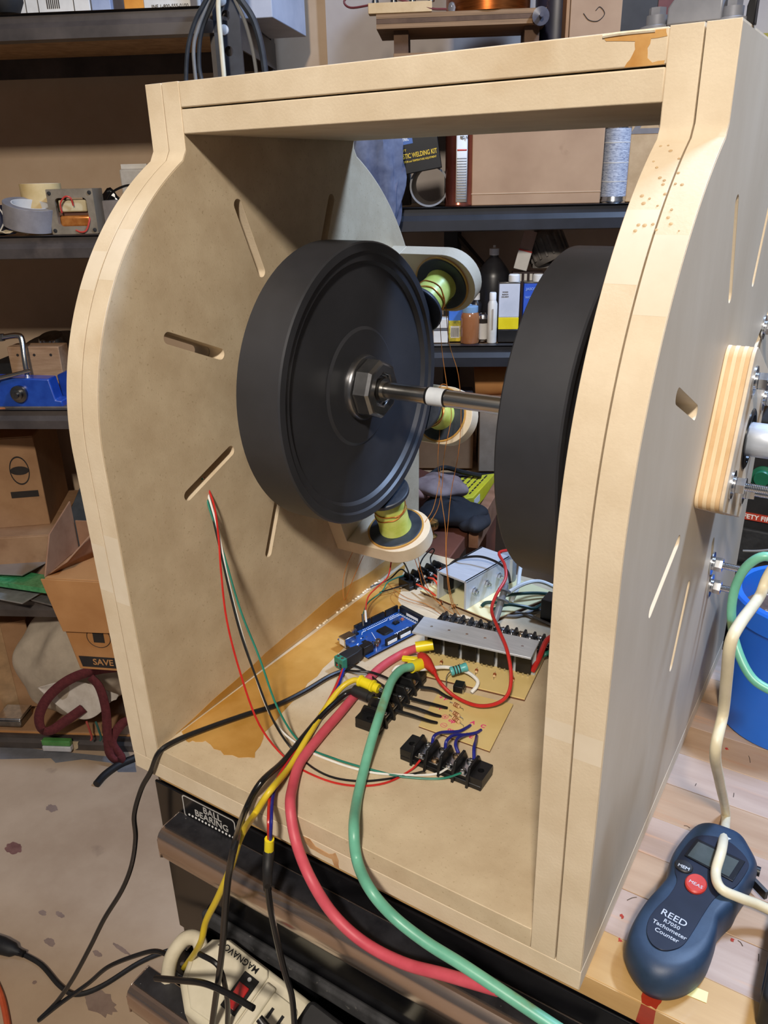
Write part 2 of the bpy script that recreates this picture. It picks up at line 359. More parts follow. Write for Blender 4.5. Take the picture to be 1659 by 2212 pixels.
# ---------------------------------------------------------------- room (its wall runs at an angle to the bench)
RA = 27.8
ROOM = Matrix.Translation((CC.x, CC.y, 0)) @ Matrix.Rotation(math.radians(RA), 4, 'Z')     # local x = along the wall (u), y = towards the wall (v)
FLZ = -950.0
def R3(u, v, z): return ROOM @ Vector((u, v, z))
def rpix(x, y, v):
    """room coordinates (u, v, z) of the photo pixel on the plane at distance v towards the wall"""
    r = ROOM.to_3x3().inverted() @ ray(x, y); t = v / r.y; return Vector((r.x * t, v, CC.z + r.z * t))
concrete = mat('concrete_floor', (172, 146, 120), (194, 169, 142), rough=0.55, scale=3.2, detail=9, c3=(120, 98, 84), s3=5.5, lo3=0.66, hi3=0.74, bump=0.05, bscale=60)
fl = MB().box(-4200, 3200, -1500, 2300, FLZ - 60, FLZ, ROOM).build('floor', concrete); struct(fl)
stain_m = mat('rust_red_stain', (112, 74, 66), (134, 94, 84), rough=0.7, scale=40)
for i, (px, py, rx, ry) in enumerate(((30, 1832, 24, 15), (112, 1746, 18, 11), (92, 1972, 10, 6), (130, 1976, 14, 5), (108, 2035, 16, 7), (210, 2060, 13, 5), (262, 2050, 26, 4), (75, 2122, 5, 4), (215, 2165, 42, 20))):
    p = at(px, py, 'z', FLZ); poly = []
    rs = random.Random(i)
    for k in range(26):
        a = 2 * math.pi * k / 26; q = 1 + rs.uniform(-.16, .16); poly.append((p.x + rx * q * math.cos(a), p.y + ry * q * math.sin(a)))
    o = MB().prism(poly, FLZ, FLZ + 0.3).build('floor_stain', stain_m if i in (0,) else mat('brown_floor_stain', (134, 112, 100), (150, 128, 114), rough=0.7, scale=30), fl)
greyp = [(p.x, p.y) for p in [at(x, y, 'z', FLZ) for x, y in ((0, 1610), (290, 1640), (295, 1668), (255, 1668), (240, 1648), (180, 1640), (120, 1648), (110, 1638), (0, 1640))]]
MB().prism(greyp, FLZ, FLZ + 0.4).build('floor_paint_patch', mat('grey_floor_paint', (104, 104, 108), (122, 122, 126), rough=0.6, scale=20), fl)
wallm = mat('painted_wall', (184, 158, 130), (196, 172, 146), rough=0.8, scale=4, detail=6, bump=0.04, bscale=160)
w1 = MB().box(-4200, -303, 2230, 2330, FLZ, 2150, ROOM).build('wall_back', wallm); struct(w1)
w2 = MB().box(-303, 3200, 2205, 2330, FLZ, 2150, ROOM).build('wall_back', mat('painted_wall_cool_lit', (166, 154, 146), (178, 168, 160), rough=0.8, scale=5, bump=0.04, bscale=160)); struct(w2)  # same wall; the cooler, dimmer light on this side is put into its colour
clg = MB().box(-4200, 3200, -1500, 2330, 2150, 2210, ROOM).build('ceiling', mat('white_ceiling', (205, 203, 198), (216, 214, 210), rough=0.9, scale=10)); struct(clg)
# ---------------------------------------------------------------- steel shelving
shelf_m = mat('dark_shelf_steel', (58, 52, 50), (84, 76, 72), rough=0.45, scale=9, detail=6, c3=(112, 100, 92), s3=6, lo3=0.60, hi3=0.75)
shelf_b = mat('black_shelf_steel', (28, 30, 36), (42, 44, 52), rough=0.40, scale=8)
deck_m = mat('particle_board_deck', (150, 118, 84), (178, 144, 106), rough=0.8, scale=40, detail=8)
def lpost(u, v, z0, z1, su, sv, m, parent, name='post'):
    b = MB(); w = 38
    b.box(min(u, u + su * w), max(u, u + su * w), min(v, v + sv * 2.5), max(v, v + sv * 2.5), z0, z1); b.box(min(u, u + su * 2.5), max(u, u + su * 2.5), min(v, v + sv * w), max(v, v + sv * w), z0, z1)
    return b.build(name, m, parent)
def shelf_unit(lab, u0, u1, v0, v1, levels, m, z1):
    t = thing('steel_shelving', lab, 'shelving', ROOM @ Matrix.Translation((0, 0, FLZ)))
    L = lambda z: z - FLZ
    for u, su in ((u0, 1), (u1, -1)):
        for v, sv in ((v0, 1), (v1, -1)): lpost(u, v, 0, L(z1), su, sv, m, t)
    for z in levels:
        bm_ = MB()
        prof = [(v0 - 9, L(z) + 2), (v0 + 16, L(z) + 2), (v0 + 16, L(z) - 2), (v0 - 3, L(z) - 2), (v0 - 3, L(z) - 14), (v0 - 11, L(z) - 24), (v0 - 11, L(z) - 44), (v0 + 8, L(z) - 47), (v0 + 8, L(z) - 44), (v0 - 7, L(z) - 41), (v0 - 7, L(z) - 24), (v0 + 1, L(z) - 13), (v0 + 1, L(z) + 1), (v0 - 9, L(z) + 1)]
        bm_.prism(prof[:-1], u0 - 2, u1 + 2, Matrix(((0, 0, 1, 0), (1, 0, 0, 0), (0, 1, 0, 0), (0, 0, 0, 1))))
        bm_.build('shelf_beam', m, t, sharp=20)
        MB().box(u0, u1, v1 - 6, v1 - 2, L(z) - 60, L(z) - 2).build('rear_beam', m, t)
        for u in (u0, u1): MB().prism([(v0, L(z) - 60), (v1, L(z) - 60), (v1, L(z) - 2), (v0 - 6, L(z) - 2)], u - 2, u + 2, Matrix(((0, 0, 1, 0), (1, 0, 0, 0), (0, 1, 0, 0), (0, 0, 0, 1)))).build('side_beam', m, t)
        MB().box(u0 + 4, u1 - 4, v0 - 2, v1 - 8, L(z) - 16, L(z) - 2.5).build('shelf_deck', deck_m, t)
    return t
LS_U1 = -432
left_unit = shelf_unit('tall dark steel shelving on the left, loaded with boxes, tape and tools', -1750, LS_U1, 1750, 2200, (848, 437, 50, -467, -905), shelf_m, 1250)
# slotted corner post, nearest the frame, with bolts
pm = mat('blue_black_post', (36, 40, 50), (52, 56, 66), rough=0.4, scale=20)
def slot_post():
    t = left_unit; b = MB(); u, v = LS_U1, 1742
    holes = [arc(0, 40 + k * 60, 9, 0, 330, 11) for k in range(35)]
    b.prism([(-26, 0), (26, 0), (26, 2180), (-26, 2180)], 0, 3, Matrix.Translation((u, v, 2)) @ Matrix(((1, 0, 0, 0), (0, 0, -1, 0), (0, 1, 0, 0), (0, 0, 0, 1))), holes)
    b.box(u + 23, u + 26, v, v + 5, 2, 2182)
    b.build('slotted_post', pm, t)
    for zz in (808, 856): MB().lathe([(1, 0), (9.5, 0), (9, 3), (5, 5), (0.5, 5.5)], 16, Matrix.Translation((u - 6, v - 3, zz - FLZ)) @ Matrix.Rotation(math.radians(90), 4, 'X')).build('bolt_head', mat('pale_bolt', (200, 200, 200), (220, 220, 220), rough=0.4), t)
slot_post()
mid_unit = shelf_unit('black steel shelving against the wall behind the frame, with cans and bottles', -165, 1150, 1750, 2195, (478, 194, -110), shelf_b, 560)
lpost(-8, 2150, 0, 1500, 1, 1, shelf_b, mid_unit)
MB().box(-14, 20, 2120, 2126, 0, 1500).build('brace_post', shelf_b, mid_unit)
p0, p1 = rpix(985, 505, 2130), rpix(1075, 610, 2130)
MB().tube([(p0.x, p0.y, p0.z - FLZ), (p1.x, p1.y, p1.z - FLZ)], 9, 6, smooth=False).build('diagonal_brace', shelf_b, mid_unit)
# ---------------------------------------------------------------- bench: tool chest with a maple top
maple = mat('worn_maple_top', (158, 128, 100), (176, 148, 120), rough=0.42, scale=7, detail=9, stretch=(0.55, 6, 6), c3=(168, 120, 82), s3=9, lo3=0.60, hi3=0.74, bump=0.05, bscale=40)
maple_b = mat('worn_maple_pale', (160, 136, 120), (178, 156, 140), rough=0.42, scale=7, detail=9, stretch=(0.55, 6, 6), c3=(190, 150, 120), s3=12, lo3=0.62, hi3=0.76, bump=0.05, bscale=40)
maple_e = mat('varnished_maple_edge', (178, 140, 86), (194, 158, 104), rough=0.4, scale=6, detail=7, stretch=(0.6, 6, 6), coat=0.3)
chest = thing('tool_chest', 'black tool chest with chrome handles and scarred maple top under the MDF frame', 'tool chest', (620, 300, FLZ))
CX0, CX1, CY0, CY1 = 4.0, 1240.0, 16.0, 512.0
# maple strips run left to right, each a lamination of its own
ys = [15, 58, 104, 150, 196, 246, 296, 344, 394, 444, 514]
for i in range(len(ys) - 1):
    MB().box(CX0, CX1, ys[i] + 0.15, ys[i + 1] - 0.15, -20, 0 - (0.25 if i % 3 == 1 else 0)).build('top_strip', (maple_e if i == 0 else (maple, maple_b)[i % 2]), chest, w=True, bev=0.5)
MB().box(15, 1240, 14.2, 15.1, -20, -0.6).build('edge_strip', maple_e, chest, w=True)
MB().box(CX0 + 2, CX1 - 2, CY0 + 2, CY1 - 10, FLZ + 90, -20.2).build('body', black_gloss, chest, w=True, bev=3)
def drawer(z0, z1, yf, hz, parent=chest):
    d = MB().box(CX0 + 4, CX1 - 4, yf, yf + 3, z0, z1).build('drawer', black_gloss, parent, w=True, bev=1.2)
    return d
chrome = mat('chrome_brown_reflection', (184, 164, 152), (200, 182, 170), rough=0.2, metal=0.92, scale=6, rvar=0.06)  # chrome with the floor's brown reflection put into its colour
hand_top = mat('specked_dark_reflection', (26, 26, 30), (46, 46, 50), rough=0.35, scale=40, c3=(150, 150, 150), s3=260, lo3=0.70, hi3=0.76)  # dark reflection of the mirrored handle top as a colour, with pale specks
def handle(par, x0, yb, zt, h=40, d=32):
    prof = [(yb, zt), (yb - d * 0.62, zt - 1)] + [(yb - d * 0.72 - d * 0.28 * math.sin(math.radians(a)), zt - 10 + 9 * math.cos(math.radians(a))) for a in (20, 45, 70, 90)] + [(yb - d - 1, zt - h * .5), (yb - d + 1, zt - h + 8), (yb - d + 4, zt - h + 2), (yb - d + 8, zt - h), (yb - d + 8, zt - h + 2.5), (yb - d + 4, zt - h + 6), (yb - d + 3, zt - 10), (yb - d + 8, zt - 3.5), (yb, zt - 3)]
    h_ = MB().prism(prof, x0, CX1 - 30, YZ).build('drawer_handle', chrome, par, w=True, sharp=25)
    MB().box(x0 + 1, CX1 - 31, yb - d * 0.70, yb - 1, zt, zt + 0.4).build('handle_top_reflection', hand_top, h_, w=True)  # thin strip painted dark for what the mirrored top reflects
    e = MB().prism([(yb, zt), (yb - d * 0.72, zt - 1), (yb - d, zt - 11), (yb - d, zt - h + 6), (yb - d + 7, zt - h), (yb, zt - h)], x0 - 1.4, x0, YZ).build('handle_end_cap', chrome, h_, w=True, bev=0.5)
    return h_
d1 = drawer(-122, -24, 13, 0); handle(d1, 40, 13, -50)
d2 = drawer(-232, -126, 13, 0)
lip = MB().box(58, CX1 - 40, 4, 13, -190, -172).build('drawer_lip', mat('dusty_black_lip', (38, 38, 40), (62, 62, 64), rough=0.8, scale=60, c3=(110, 108, 104), s3=180, lo3=0.66, hi3=0.76), d2, w=True, bev=3)
# lowest drawer in view is pulled out
d3 = MB().box(CX0 + 20, CX1 - 44, -45, -42, -350, -232).build('open_drawer', black_gloss, chest, w=True, bev=1.2)
MB().box(CX0 + 22, CX1 - 46, -42, 200, -350, -346).build('drawer_floor', mat('speckled_black_liner', (16, 16, 16), (34, 32, 30), rough=0.9, scale=200, c3=(150, 138, 118), s3=420, lo3=0.64, hi3=0.72), d3, w=True)
MB().box(CX0 + 22, CX0 + 24, -42, 200, -346, -250).build('drawer_side', black_gloss, d3, w=True)
handle(d3, 25, -45, -220)
lp = MB().box(46, 72, -40, -14, -232, -214).build('handle_bracket', black_gloss, d3, w=True, bev=2)
MB().lathe([(0.5, 0), (4.5, 0), (4, 2), (0.5, 3)], 14, TR(60, -28, -214)).build('bracket_screw', zinc, d3, w=True)
# sticker
stk = MB().prism(rrect(47, 119, -52, -22, 4), -12.6, -12.1, YF).build('sticker', mat('black_sticker', (20, 20, 22), (26, 26, 28), rough=0.3), d1, w=True)
sv_ = mat('silver_print', (168, 166, 164), (196, 194, 190), rough=0.4)
ring = MB().prism(rrect(47.8, 118.2, -51.2, -22.8, 4), -12.1, -11.9, YF, [rrect(49, 117, -50, -24, 3.2)]).build('sticker_border', sv_, stk, w=True)
def wtext(name, body, size, m, parent, T, **k):
    return text(name, body, size, m, parent, rootmat(parent).inverted() @ T, **k)
TY = lambda x, y, z: Matrix.Translation((x, y, z)) @ Matrix.Rotation(math.radians(90), 4, 'X')
wtext('sticker_lettering', 'BALL', 11, sv_, stk, TY(88, 12.0, -30), bold=0.08)
wtext('sticker_lettering', 'BEARING', 11, sv_, stk, TY(86, 12.0, -39), bold=0.08)
dots = MB()
for k in range(14): dots.lathe([(1.3, 0), (1.3, 0.3)], 10, TY(55 + k * 4.5, 12.1, -46))
dots.build('sticker_dots', mat('white_print', (225, 225, 225), (235, 235, 235), rough=0.5), stk, w=True)
MB().box(250, 262, 11.6, 12.9, -66, -62).build('label_scrap', white_tape, d1, w=True)
# scraps caught behind the handle
MB().prism([(176, -62), (186, -56), (190, -60), (180, -66)], -8, -7, YF).build('paper_scrap', mat('magenta_paper', (180, 60, 160), (196, 76, 176), rough=0.6), d1, w=True)
MB().prism([(188, -70), (208, -62), (214, -68), (200, -72)], -6, -5, YF).build('paper_scrap', mat('yellow_paper', (226, 206, 30), (236, 218, 60), rough=0.6), d1, w=True)
# red paint drips on the maple
red_p = mat('red_paint', (150, 44, 26), (172, 58, 36), rough=0.3, coat=0.3)
pp = at(1405, 2163, 'z', 0)
dl = wob([(pp.x - 8, 28), (pp.x - 2, 34), (pp.x + 4, 33), (pp.x + 7, 26), (pp.x + 5, 15), (pp.x - 5, 15)], 0.6, 3, 1)
MB().prism(dl, 0.0, 0.35).build('paint_drip', red_p, chest, w=True)
MB().prism([(pp.x - 5, -0.2), (pp.x + 5, -0.2), (pp.x + 5, -20), (pp.x - 7, -20)], -14.15, -13.8, YF).build('paint_drip', red_p, chest, w=True)
sp = random.Random(11)
for k in range(10):
    q = at(sp.choice((1325, 1340, 1400, 1415, 1575, 1590)) + sp.uniform(-8, 8), sp.choice((1985, 2020, 2140, 1615)) + sp.uniform(-12, 12), 'z', 0)
    if 466 < q.x < 640 and q.y > 18: MB().prism([(q.x + sp.uniform(.8, 2.2) * math.cos(a), q.y + sp.uniform(.8, 2.6) * math.sin(a)) for a in [i * .7 for i in range(9)]], 0, 0.3).build('paint_speck', red_p, chest, w=True)
bl = random.Random(4)
for k in range(14):
    q = at(bl.uniform(1340, 1659), bl.uniform(1600, 2150), 'z', 0); a = bl.uniform(0, 3.1); l = bl.uniform(3, 14)
    if q.x < 466 or q.y < 20: continue
    MB().tube([(q.x, q.y, 0), (q.x + l * math.cos(a) * .5, q.y + l * math.sin(a) * .5 + 1, 0), (q.x + l * math.cos(a), q.y + l * math.sin(a), 0)], 0.35, 4, 2).build('scratch', mat('dark_scratch', (70, 58, 50), (84, 70, 60), rough=0.8), chest, w=True)
# ---------------------------------------------------------------- things on the shelves
card = mat('cardboard', (150, 112, 78), (168, 130, 94), rough=0.85, scale=10, detail=6, c3=(128, 92, 62), s3=7, lo3=0.62, hi3=0.72)
card_b = mat('bright_cardboard', (176, 122, 70), (192, 138, 84), rough=0.85, scale=8, detail=6)
card_in = mat('cardboard_inside', (140, 100, 72), (158, 118, 88), rough=0.9, scale=14)
ink = mat('black_ink', (34, 28, 26), (44, 38, 34), rough=0.8)
paper = mat('white_paper', (206, 204, 200), (222, 220, 216), rough=0.7, scale=20)
def room_thing(name, lab, cat, u, v, z, rz=0, group=None):
    return thing(name, lab, cat, ROOM @ TR(u, v, z, rz), group)
FRONT = Matrix(((1, 0, 0, 0), (0, 0, 1, 0), (0, 1, 0, 0), (0, 0, 0, 1)))   # (x, z) drawn on a plane facing -y: use with y offset
def ftext(name, body, size, m, parent, x, y, z, rot=0, **k):
    return text(name, body, size, m, parent, Matrix.Translation((x, y, z)) @ Matrix.Rotation(math.radians(90), 4, 'X') @ Matrix.Rotation(math.radians(rot), 4, 'Z'), **k)
def carton(lab, u, v, z, w, d, h, rz=0, m=None, tape=True, name='cardboard_box', cat='box'):
    t = room_thing(name, lab, cat, u, v, z, rz)
    MB().box(-w / 2, w / 2, -d / 2, d / 2, 0, h).build('carton_body', m or card, t, bev=2)
    for s in (-1, 1): MB().box(-w / 2 + 1, w / 2 - 1, (0.7 if s > 0 else -d / 2 + 1), (d / 2 - 1 if s > 0 else -0.7), h, h + 2.5).build('top_flap', m or card, t, bev=0.6)
    if tape: MB().box(-25, 25, -d / 2 - 0.4, -d / 2 + 0.1, h * 0.7, h + 2.6).build('packing_tape', mat('clear_brown_tape', (160, 128, 92), (176, 144, 108), rough=0.25), t)
    return t
# --- top shelf, left
TZ = 850.5
def top_px(x, y, v=1790): return rpix(x, y, v)
def parcel(lab, x0, x1, m, h=70, lines=True, name='parcel', v=1800):
    a, b = rpix(x0, 20, v).x, rpix(x1, 20, v).x
    t = room_thing(name, lab, 'parcel', (a + b) / 2, v, TZ)
    MB().box((a - b) / 2, (b - a) / 2, -18, 60, 0, h).build('parcel_body', m, t, bev=1.5)
    if lines:
        for k in range(7): MB().box((a - b) / 2 * .2 + k * 4, (a - b) / 2 * .2 + k * 4 + 2, -18.5, -18, 12, 30).build('barcode_bar', ink, t)
        for k in (-.8, -.45, .55): MB().box((b - a) / 2 * k, (b - a) / 2 * k + 1.5, -18.5, -18, 4, h - 4).build('label_rule', ink, t)
    return t
parcel('white parcel with a barcode label at the front of the top shelf', 50, 203, paper)
parcel('small pale blue carton beside the barcoded parcel on the top shelf', 206, 247, mat('pale_blue_card', (146, 158, 188), (160, 172, 200), rough=0.7), lines=False, name='carton')
t = parcel('orange packet in a clear bag on the top shelf', 276, 318, mat('orange_card', (206, 132, 40), (222, 150, 56), rough=0.5), lines=False, name='packet')
t = parcel('white envelope with printed phone number on the top shelf', 318, 418, paper, lines=False, name='envelope')
ftext('printed_number', 'INE 1-800-555-0100', 9, ink, t, 6, -18.6, 8)
q = rpix(18, 20, 1785); t = room_thing('rubber_ball', 'dark round rubber bulb at the left end of the top shelf', 'ball', q.x, 1785, TZ)
MB().lathe([(1, 0), (26, 6), (36, 24), (36, 40), (26, 58), (8, 68), (6, 80), (1, 82)], 24).build('bulb', blk_matte, t)
MB().lathe([(7, 80), (9, 80), (9, 90), (7, 90)], 16).build('bulb_neck', blk_plastic, t)
# white carton with torn brown tape at the shelf end
a = rpix(600, 60, 1990)
t = carton('tall white carton at the end of the top shelf behind the slotted post', -452, 2030, TZ, 190, 260, 330, -6, mat('white_card', (178, 184, 200), (196, 200, 214), rough=0.75, scale=12), tape=False)
MB().prism([(0, 0), (48, 4), (52, 26), (30, 24), (34, 46), (18, 44), (10, 20), (-20, 18)], 95.2, 96, Matrix.Translation((0, -60, 95)) @ YZ).build('brown_tape_end', mat('brown_tape', (128, 94, 62), (144, 108, 74), rough=0.4), t)
# hanging cables over the post
def cable(name, lab, pts, r, m, n=8, res=8, group=None, cat='cable', flat=None):
    o = MB().tube(pts, r, n, res, flat=flat).build(name, m); return tag(o, lab, cat, group)
cab_dk = mat('dark_cable', (38, 42, 48), (56, 60, 66), rough=0.4)
cab_gr = mat('grey_cable', (112, 112, 112), (130, 130, 130), rough=0.5)
cab_cr = mat('cream_cable', (214, 206, 180), (228, 220, 196), rough=0.5)
def pix_path(L, v): return [ROOM @ rpix(x, y, v) for x, y in L]
LOOPB = (505, 330)
hang = [([(402, 190), (405, 110), (420, 50), (445, 0), (470, -40)], cab_dk, 4.2, 1690, 'outermost dark cable hanging left of the slotted post'),
        ([(425, 195), (418, 110), (428, 60), (450, 5), (474, -40)], cab_gr, 3.6, 1695, 'grey cable hanging second from left beside the slotted post'),
        ([(440, 195), (430, 140), (435, 70), (462, 0), (478, -40)], cab_dk, 4.2, 1700, 'dark cable hanging third from left beside the slotted post'),
        ([(486, 195), (480, 120), (473, 40), (472, 0), (478, -40)], cab_cr, 4.4, 1685, 'cream cable hanging in front of the slotted post'),
        ([(556, 190), (548, 120), (530, 50), (510, 5), (490, -40)], cab_gr, 3.6, 1700, 'grey cable hanging just right of the slotted post'),
        ([(575, 190), (566, 110), (548, 45), (520, 0), (492, -40)], cab_dk, 6.5, 1692, 'thick dark cable hanging furthest right of the slotted post')]
for L, m, r, v, lab in hang: cable('hanging_cable', lab, pix_path([(490 + (L[0][0] - 490) * .12, 372), (490 + (L[0][0] - 490) * .55, 335), (490 + (L[0][0] - 490) * .93, 260)] + L + [(483, -62)], v), r, m, group='cables hung on the slotted post')
# --- second shelf: tape rolls, transformer, scraps
Z2 = 439.5
def rollpx(x, y, v): q = rpix(x, y, v); return q
def tape_roll(lab, u, v, z, ro, ri, h, m, core, rx=0, ry=0, rz=0):
    t = thing('tape_roll', lab, 'tape roll', ROOM @ TR(u, v, z, rz, rx, ry))
    MB().lathe([(ri + 2, 0), (ro, 0), (ro, h), (ri + 2, h)], 44, close=True).build('tape_winding', m, t, bev=0.4)
    MB().lathe([(ri, 0), (ri + 2.2, 0), (ri + 2.2, h + .3), (ri, h + .3)], 40, close=True).build('card_core', core, t)
    return t
q = rpix(75, 420, 1830)
tape_roll('roll of cream masking tape standing behind the duct tape', q.x, 1862, Z2, 44, 37, 104, mat('masking_tape', (206, 178, 122), (218, 192, 140), rough=0.6), paper)
MB().lathe([(30, 0), (44, 0), (44, 34), (30, 34)], 24, TR(q.x, 1840, Z2 - 0)).v
q = rpix(58, 470, 1775)
tape_roll('silver grey duct tape roll leaning tilted against the transformer', q.x - 2, 1790, Z2 + 17, 56, 37, 48, mat('duct_tape', (128, 124, 126), (146, 142, 144), rough=0.35), paper, rx=8, ry=13)
q = rpix(152, 455, 1775)
tr = room_thing('transformer', 'laminated steel transformer with copper winding on the second shelf', 'transformer', q.x, 1800, Z2, 6)
lamm = mat('lamination_steel', (112, 100, 84), (136, 124, 106), rough=0.5, scale=30, stretch=(1, 30, 1))
MB().prism(rrect(-50, 50, 0, 92, 2), 0, 70, Matrix(((1, 0, 0, 0), (0, 0, 1, -22), (0, 1, 0, 0), (0, 0, 0, 1))), [rrect(-34, 34, 16, 74, 8)]).build('laminated_core', lamm, tr)
MB().box(-34, 34, -10, 30, 14, 38).build('primary_winding', copper, tr, bev=6, seg=4)
MB().box(-30, 30, -14, 30, 45, 70).build('bobbin_form', mat('cream_bobbin', (196, 180, 140), (212, 198, 160), rough=0.5), tr, bev=3)
MB().box(-34, 34, -6, 30, 38, 45).build('insulating_paper', mat('brown_paper', (92, 56, 40), (108, 70, 52), rough=0.6), tr)
for x, z in ((-43, 8), (43, 8), (-43, 84), (43, 84)): MB().lathe([(0.5, 0), (4, 0), (4, 2), (.5, 2.4)], 12, Matrix.Translation((x, -22.2, z)) @ Matrix.Rotation(math.radians(90), 4, 'X')).build('core_bolt', blk_matte, tr)
redw = mat('red_wire', (186, 52, 44), (204, 72, 62), rough=0.4)
MB().tube([(-24, -18, 44), (-22, -24, 62), (-10, -26, 76), (2, -26, 74), (4, -20, 58)], 1.9, 7).build('red_lead', redw, tr)
MB().tube([(33, -14, 40), (35, -24, 28), (26, -26, 8), (14, -26, 4), (2, -22, 8)], 1.9, 7).build('red_lead', redw, tr)
q = rpix(215, 400, 1900)
o = MB(); rf = random.Random(3)
t = room_thing('crumpled_foil', 'crumpled black plastic sheet behind the transformer', 'plastic sheet', q.x, 1930, Z2)
MB().grid(lambda a, b: (-60 + 120 * a, 10 * math.sin(9 * a + 3 * b), 50 + 34 * b + 10 * math.sin(14 * a) * b - abs(a - .5) * 20), 14, 5).build('sheet', black_gloss, t, thick=1, sharp=10)
MB().box(-50, 50, -8, 20, 0, 52).build('tray', blk_plastic, t, bev=3)
q = rpix(232, 455, 1850)
t = room_thing('power_supply', 'small grey metal box with orange and yellow leads', 'electronics', q.x + 40, 1880, Z2)
MB().box(-46, 46, -40, 40, 0, 66).build('case', mat('grey_box', (118, 110, 106), (136, 128, 124), rough=0.5), t, bev=2)
for k, c in enumerate(((214, 120, 30), (222, 190, 50), (190, 60, 40), (60, 30, 24))):
    MB().tube([(-44, -20, 58 - k * 5), (-58, -44, 62 - k * 7), (-70, -50, 54 - k * 9)], 2.0, 6).build('lead', mat('lead_%d' % k, c, rough=0.4), t)
MB().tube([(-44, -10, 66), (-20, -30, 84), (20, -40, 96), (46, -30, 90)], 2.5, 6).build('black_lead', blk_plastic, t)
q = rpix(290, 360, 1900)
t = room_thing('clear_packet', 'clear plastic packet just left of the frame edge', 'packet', q.x, 1900, Z2)
MB().box(-30, 30, -20, 20, 0, 130).build('film', mat('milky_plastic', (176, 166, 152), (196, 188, 176), rough=0.2, coat=0.5), t, bev=5)
MB().box(-30, 30, -3, 3, 130, 140).build('seal', mat('milky_plastic_seal', (206, 200, 190), (216, 210, 200), rough=0.3), t)
q = rpix(28, 495, 1762)
t = room_thing('packing_paper', 'pale torn scraps of packing paper in front of the duct tape', 'paper scrap', q.x, 1765, Z2)  # torn packing paper lying on the shelf
MB().grid(lambda a, b: (-50 + 100 * a, -20 + 40 * b, 3 + 9 * abs(math.sin(7 * a + 4 * b))), 10, 5).build('crumpled_sheet', mat('pale_wrap', (200, 184, 150), (216, 202, 172), rough=0.7), t, thick=1, sharp=8)
MB().grid(lambda a, b: (-20 + 60 * a, -24 + 34 * b, 8 + 12 * abs(math.sin(5 * a + 6 * b))), 8, 4).build('crumpled_sheet', mat('pale_wrap'), t, thick=1, sharp=8)if False else None
q = rpix(2, 450, 1790)
t = room_thing('meter_case', 'dark navy case at the far left of the second shelf', 'case', q.x - 22, 1800, Z2)
MB().box(-30, 30, -30, 30, 0, 62).build('case_body', mat('navy_plastic', (36, 40, 62), (48, 52, 76), rough=0.4), t, bev=6)
MB().tube([(20, -32, 66), (36, -36, 50), (38, -36, 30), (22, -34, 8)], 1.6, 6).build('lead', paper, t)
# --- third shelf: blue vise, timber block, wrench
Z3 = 52.5
q = rpix(45, 840, 1765)
vi = room_thing('drill_press_vise', 'bright blue cast drill press vise on the third shelf', 'vise', q.x - 10, 1800, Z3)
blue_e = mat('blue_enamel', (24, 62, 150), (36, 78, 170), rough=0.3, coat=0.4)
VW = Matrix(((1, 0, 0, 0), (0, 0, 1, 0), (0, 1, 0, 0), (0, 0, 0, 1)))
MB().prism([(-110, 0), (108, 0), (112, 5), (110, 18), (96, 20), (88, 70), (-110, 76)], -46, -6, VW).build('fixed_jaw', blue_e, vi, bev=3)
MB().prism([(92, 8), (88, 70), (150, 92), (154, 22), (150, 10)], -4, 60, VW).build('vise_body', mat('blue_enamel_body', (20, 50, 124), (28, 62, 144), rough=0.35), vi, bev=3)
MB().box(-120, 122, -50, 100, -0.2, 5).build('vise_base', mat('rusty_steel', (84, 78, 76), (110, 100, 94), rough=0.5), vi, bev=1)
MB().lathe([(1, 0), (20, 0), (20, 8), (12, 9), (12, 16), (7, 17), (7, 24), (1, 24)], 24, Matrix.Translation((12, -46, 36)) @ Matrix.Rotation(math.radians(90), 4, 'X')).build('screw_boss', steel_dk, vi)
MB().tube([(-60, -50, 70), (-20, -52, 76), (52, -50, 92)], lambda t: 6 - 1.5 * t, 10).build('screw_handle', steel, vi)
MB().lathe([(1, -9), (7, -6), (9, 0), (7, 6), (1, 9)], 14, TR(-34, -52, 74)).build('handle_ball', zinc, vi)
t = room_thing('drilled_block', 'pale timber block with three drilled holes, clamped behind the blue vise', 'wood block', q.x + 4, 1858, Z3 + 5.5)
oldw = mat('old_timber', (150, 116, 86), (176, 142, 110), rough=0.8, scale=12, stretch=(1, 8, 8))
MB().box(-66, 64, -10, 40, 0, 122).build('block', oldw, t, bev=2)
for k in (-42, 0, 42): MB().lathe([(0.3, 0), (3.4, 0), (3.4, .6), (.3, .6)], 12, Matrix.Translation((k, -10.0, 102)) @ Matrix.Rotation(math.radians(90), 4, 'X')).build('drilled_hole', ink, t)
q2 = rpix(10, 740, 1780)
t = room_thing('crank_handle', 'bent chrome crank handle behind the timber block, left edge', 'tool', q2.x, 1840, Z3)
MB().tube([(-40, 0, 152), (0, 0, 156), (12, -4, 146), (18, -20, 90), (20, -26, 0)], 7, 10).build('crank', steel, t)
MB().lathe([(1, 0), (9, 0), (9, 16), (1, 16)], 12, TR(-42, 0, 144)).build('crank_knob', steel_dk, t)
q2 = rpix(95, 720, 1960)
t = room_thing('motor_plate', 'dark round motor plate with bolts at the back of the third shelf', 'motor', q2.x, 2010, Z3)
MB().lathe([(1, 0), (95, 0), (95, 24), (90, 28), (40, 34), (30, 60), (1, 62)], 32, TR(0, 0, 70, rx=18)).build('motor_disc', steel_dk, t)
MB().box(-160, 120, -60, 60, 0, 66).build('motor_block', blk_matte, t, bev=6)
for k in (-10, 16): MB().lathe([(1, 0), (8, 0), (8, 8), (1, 10)], 10, TR(k, -46, 112)).build('motor_bolt', zinc, t)
q2 = rpix(8, 880, 1755)
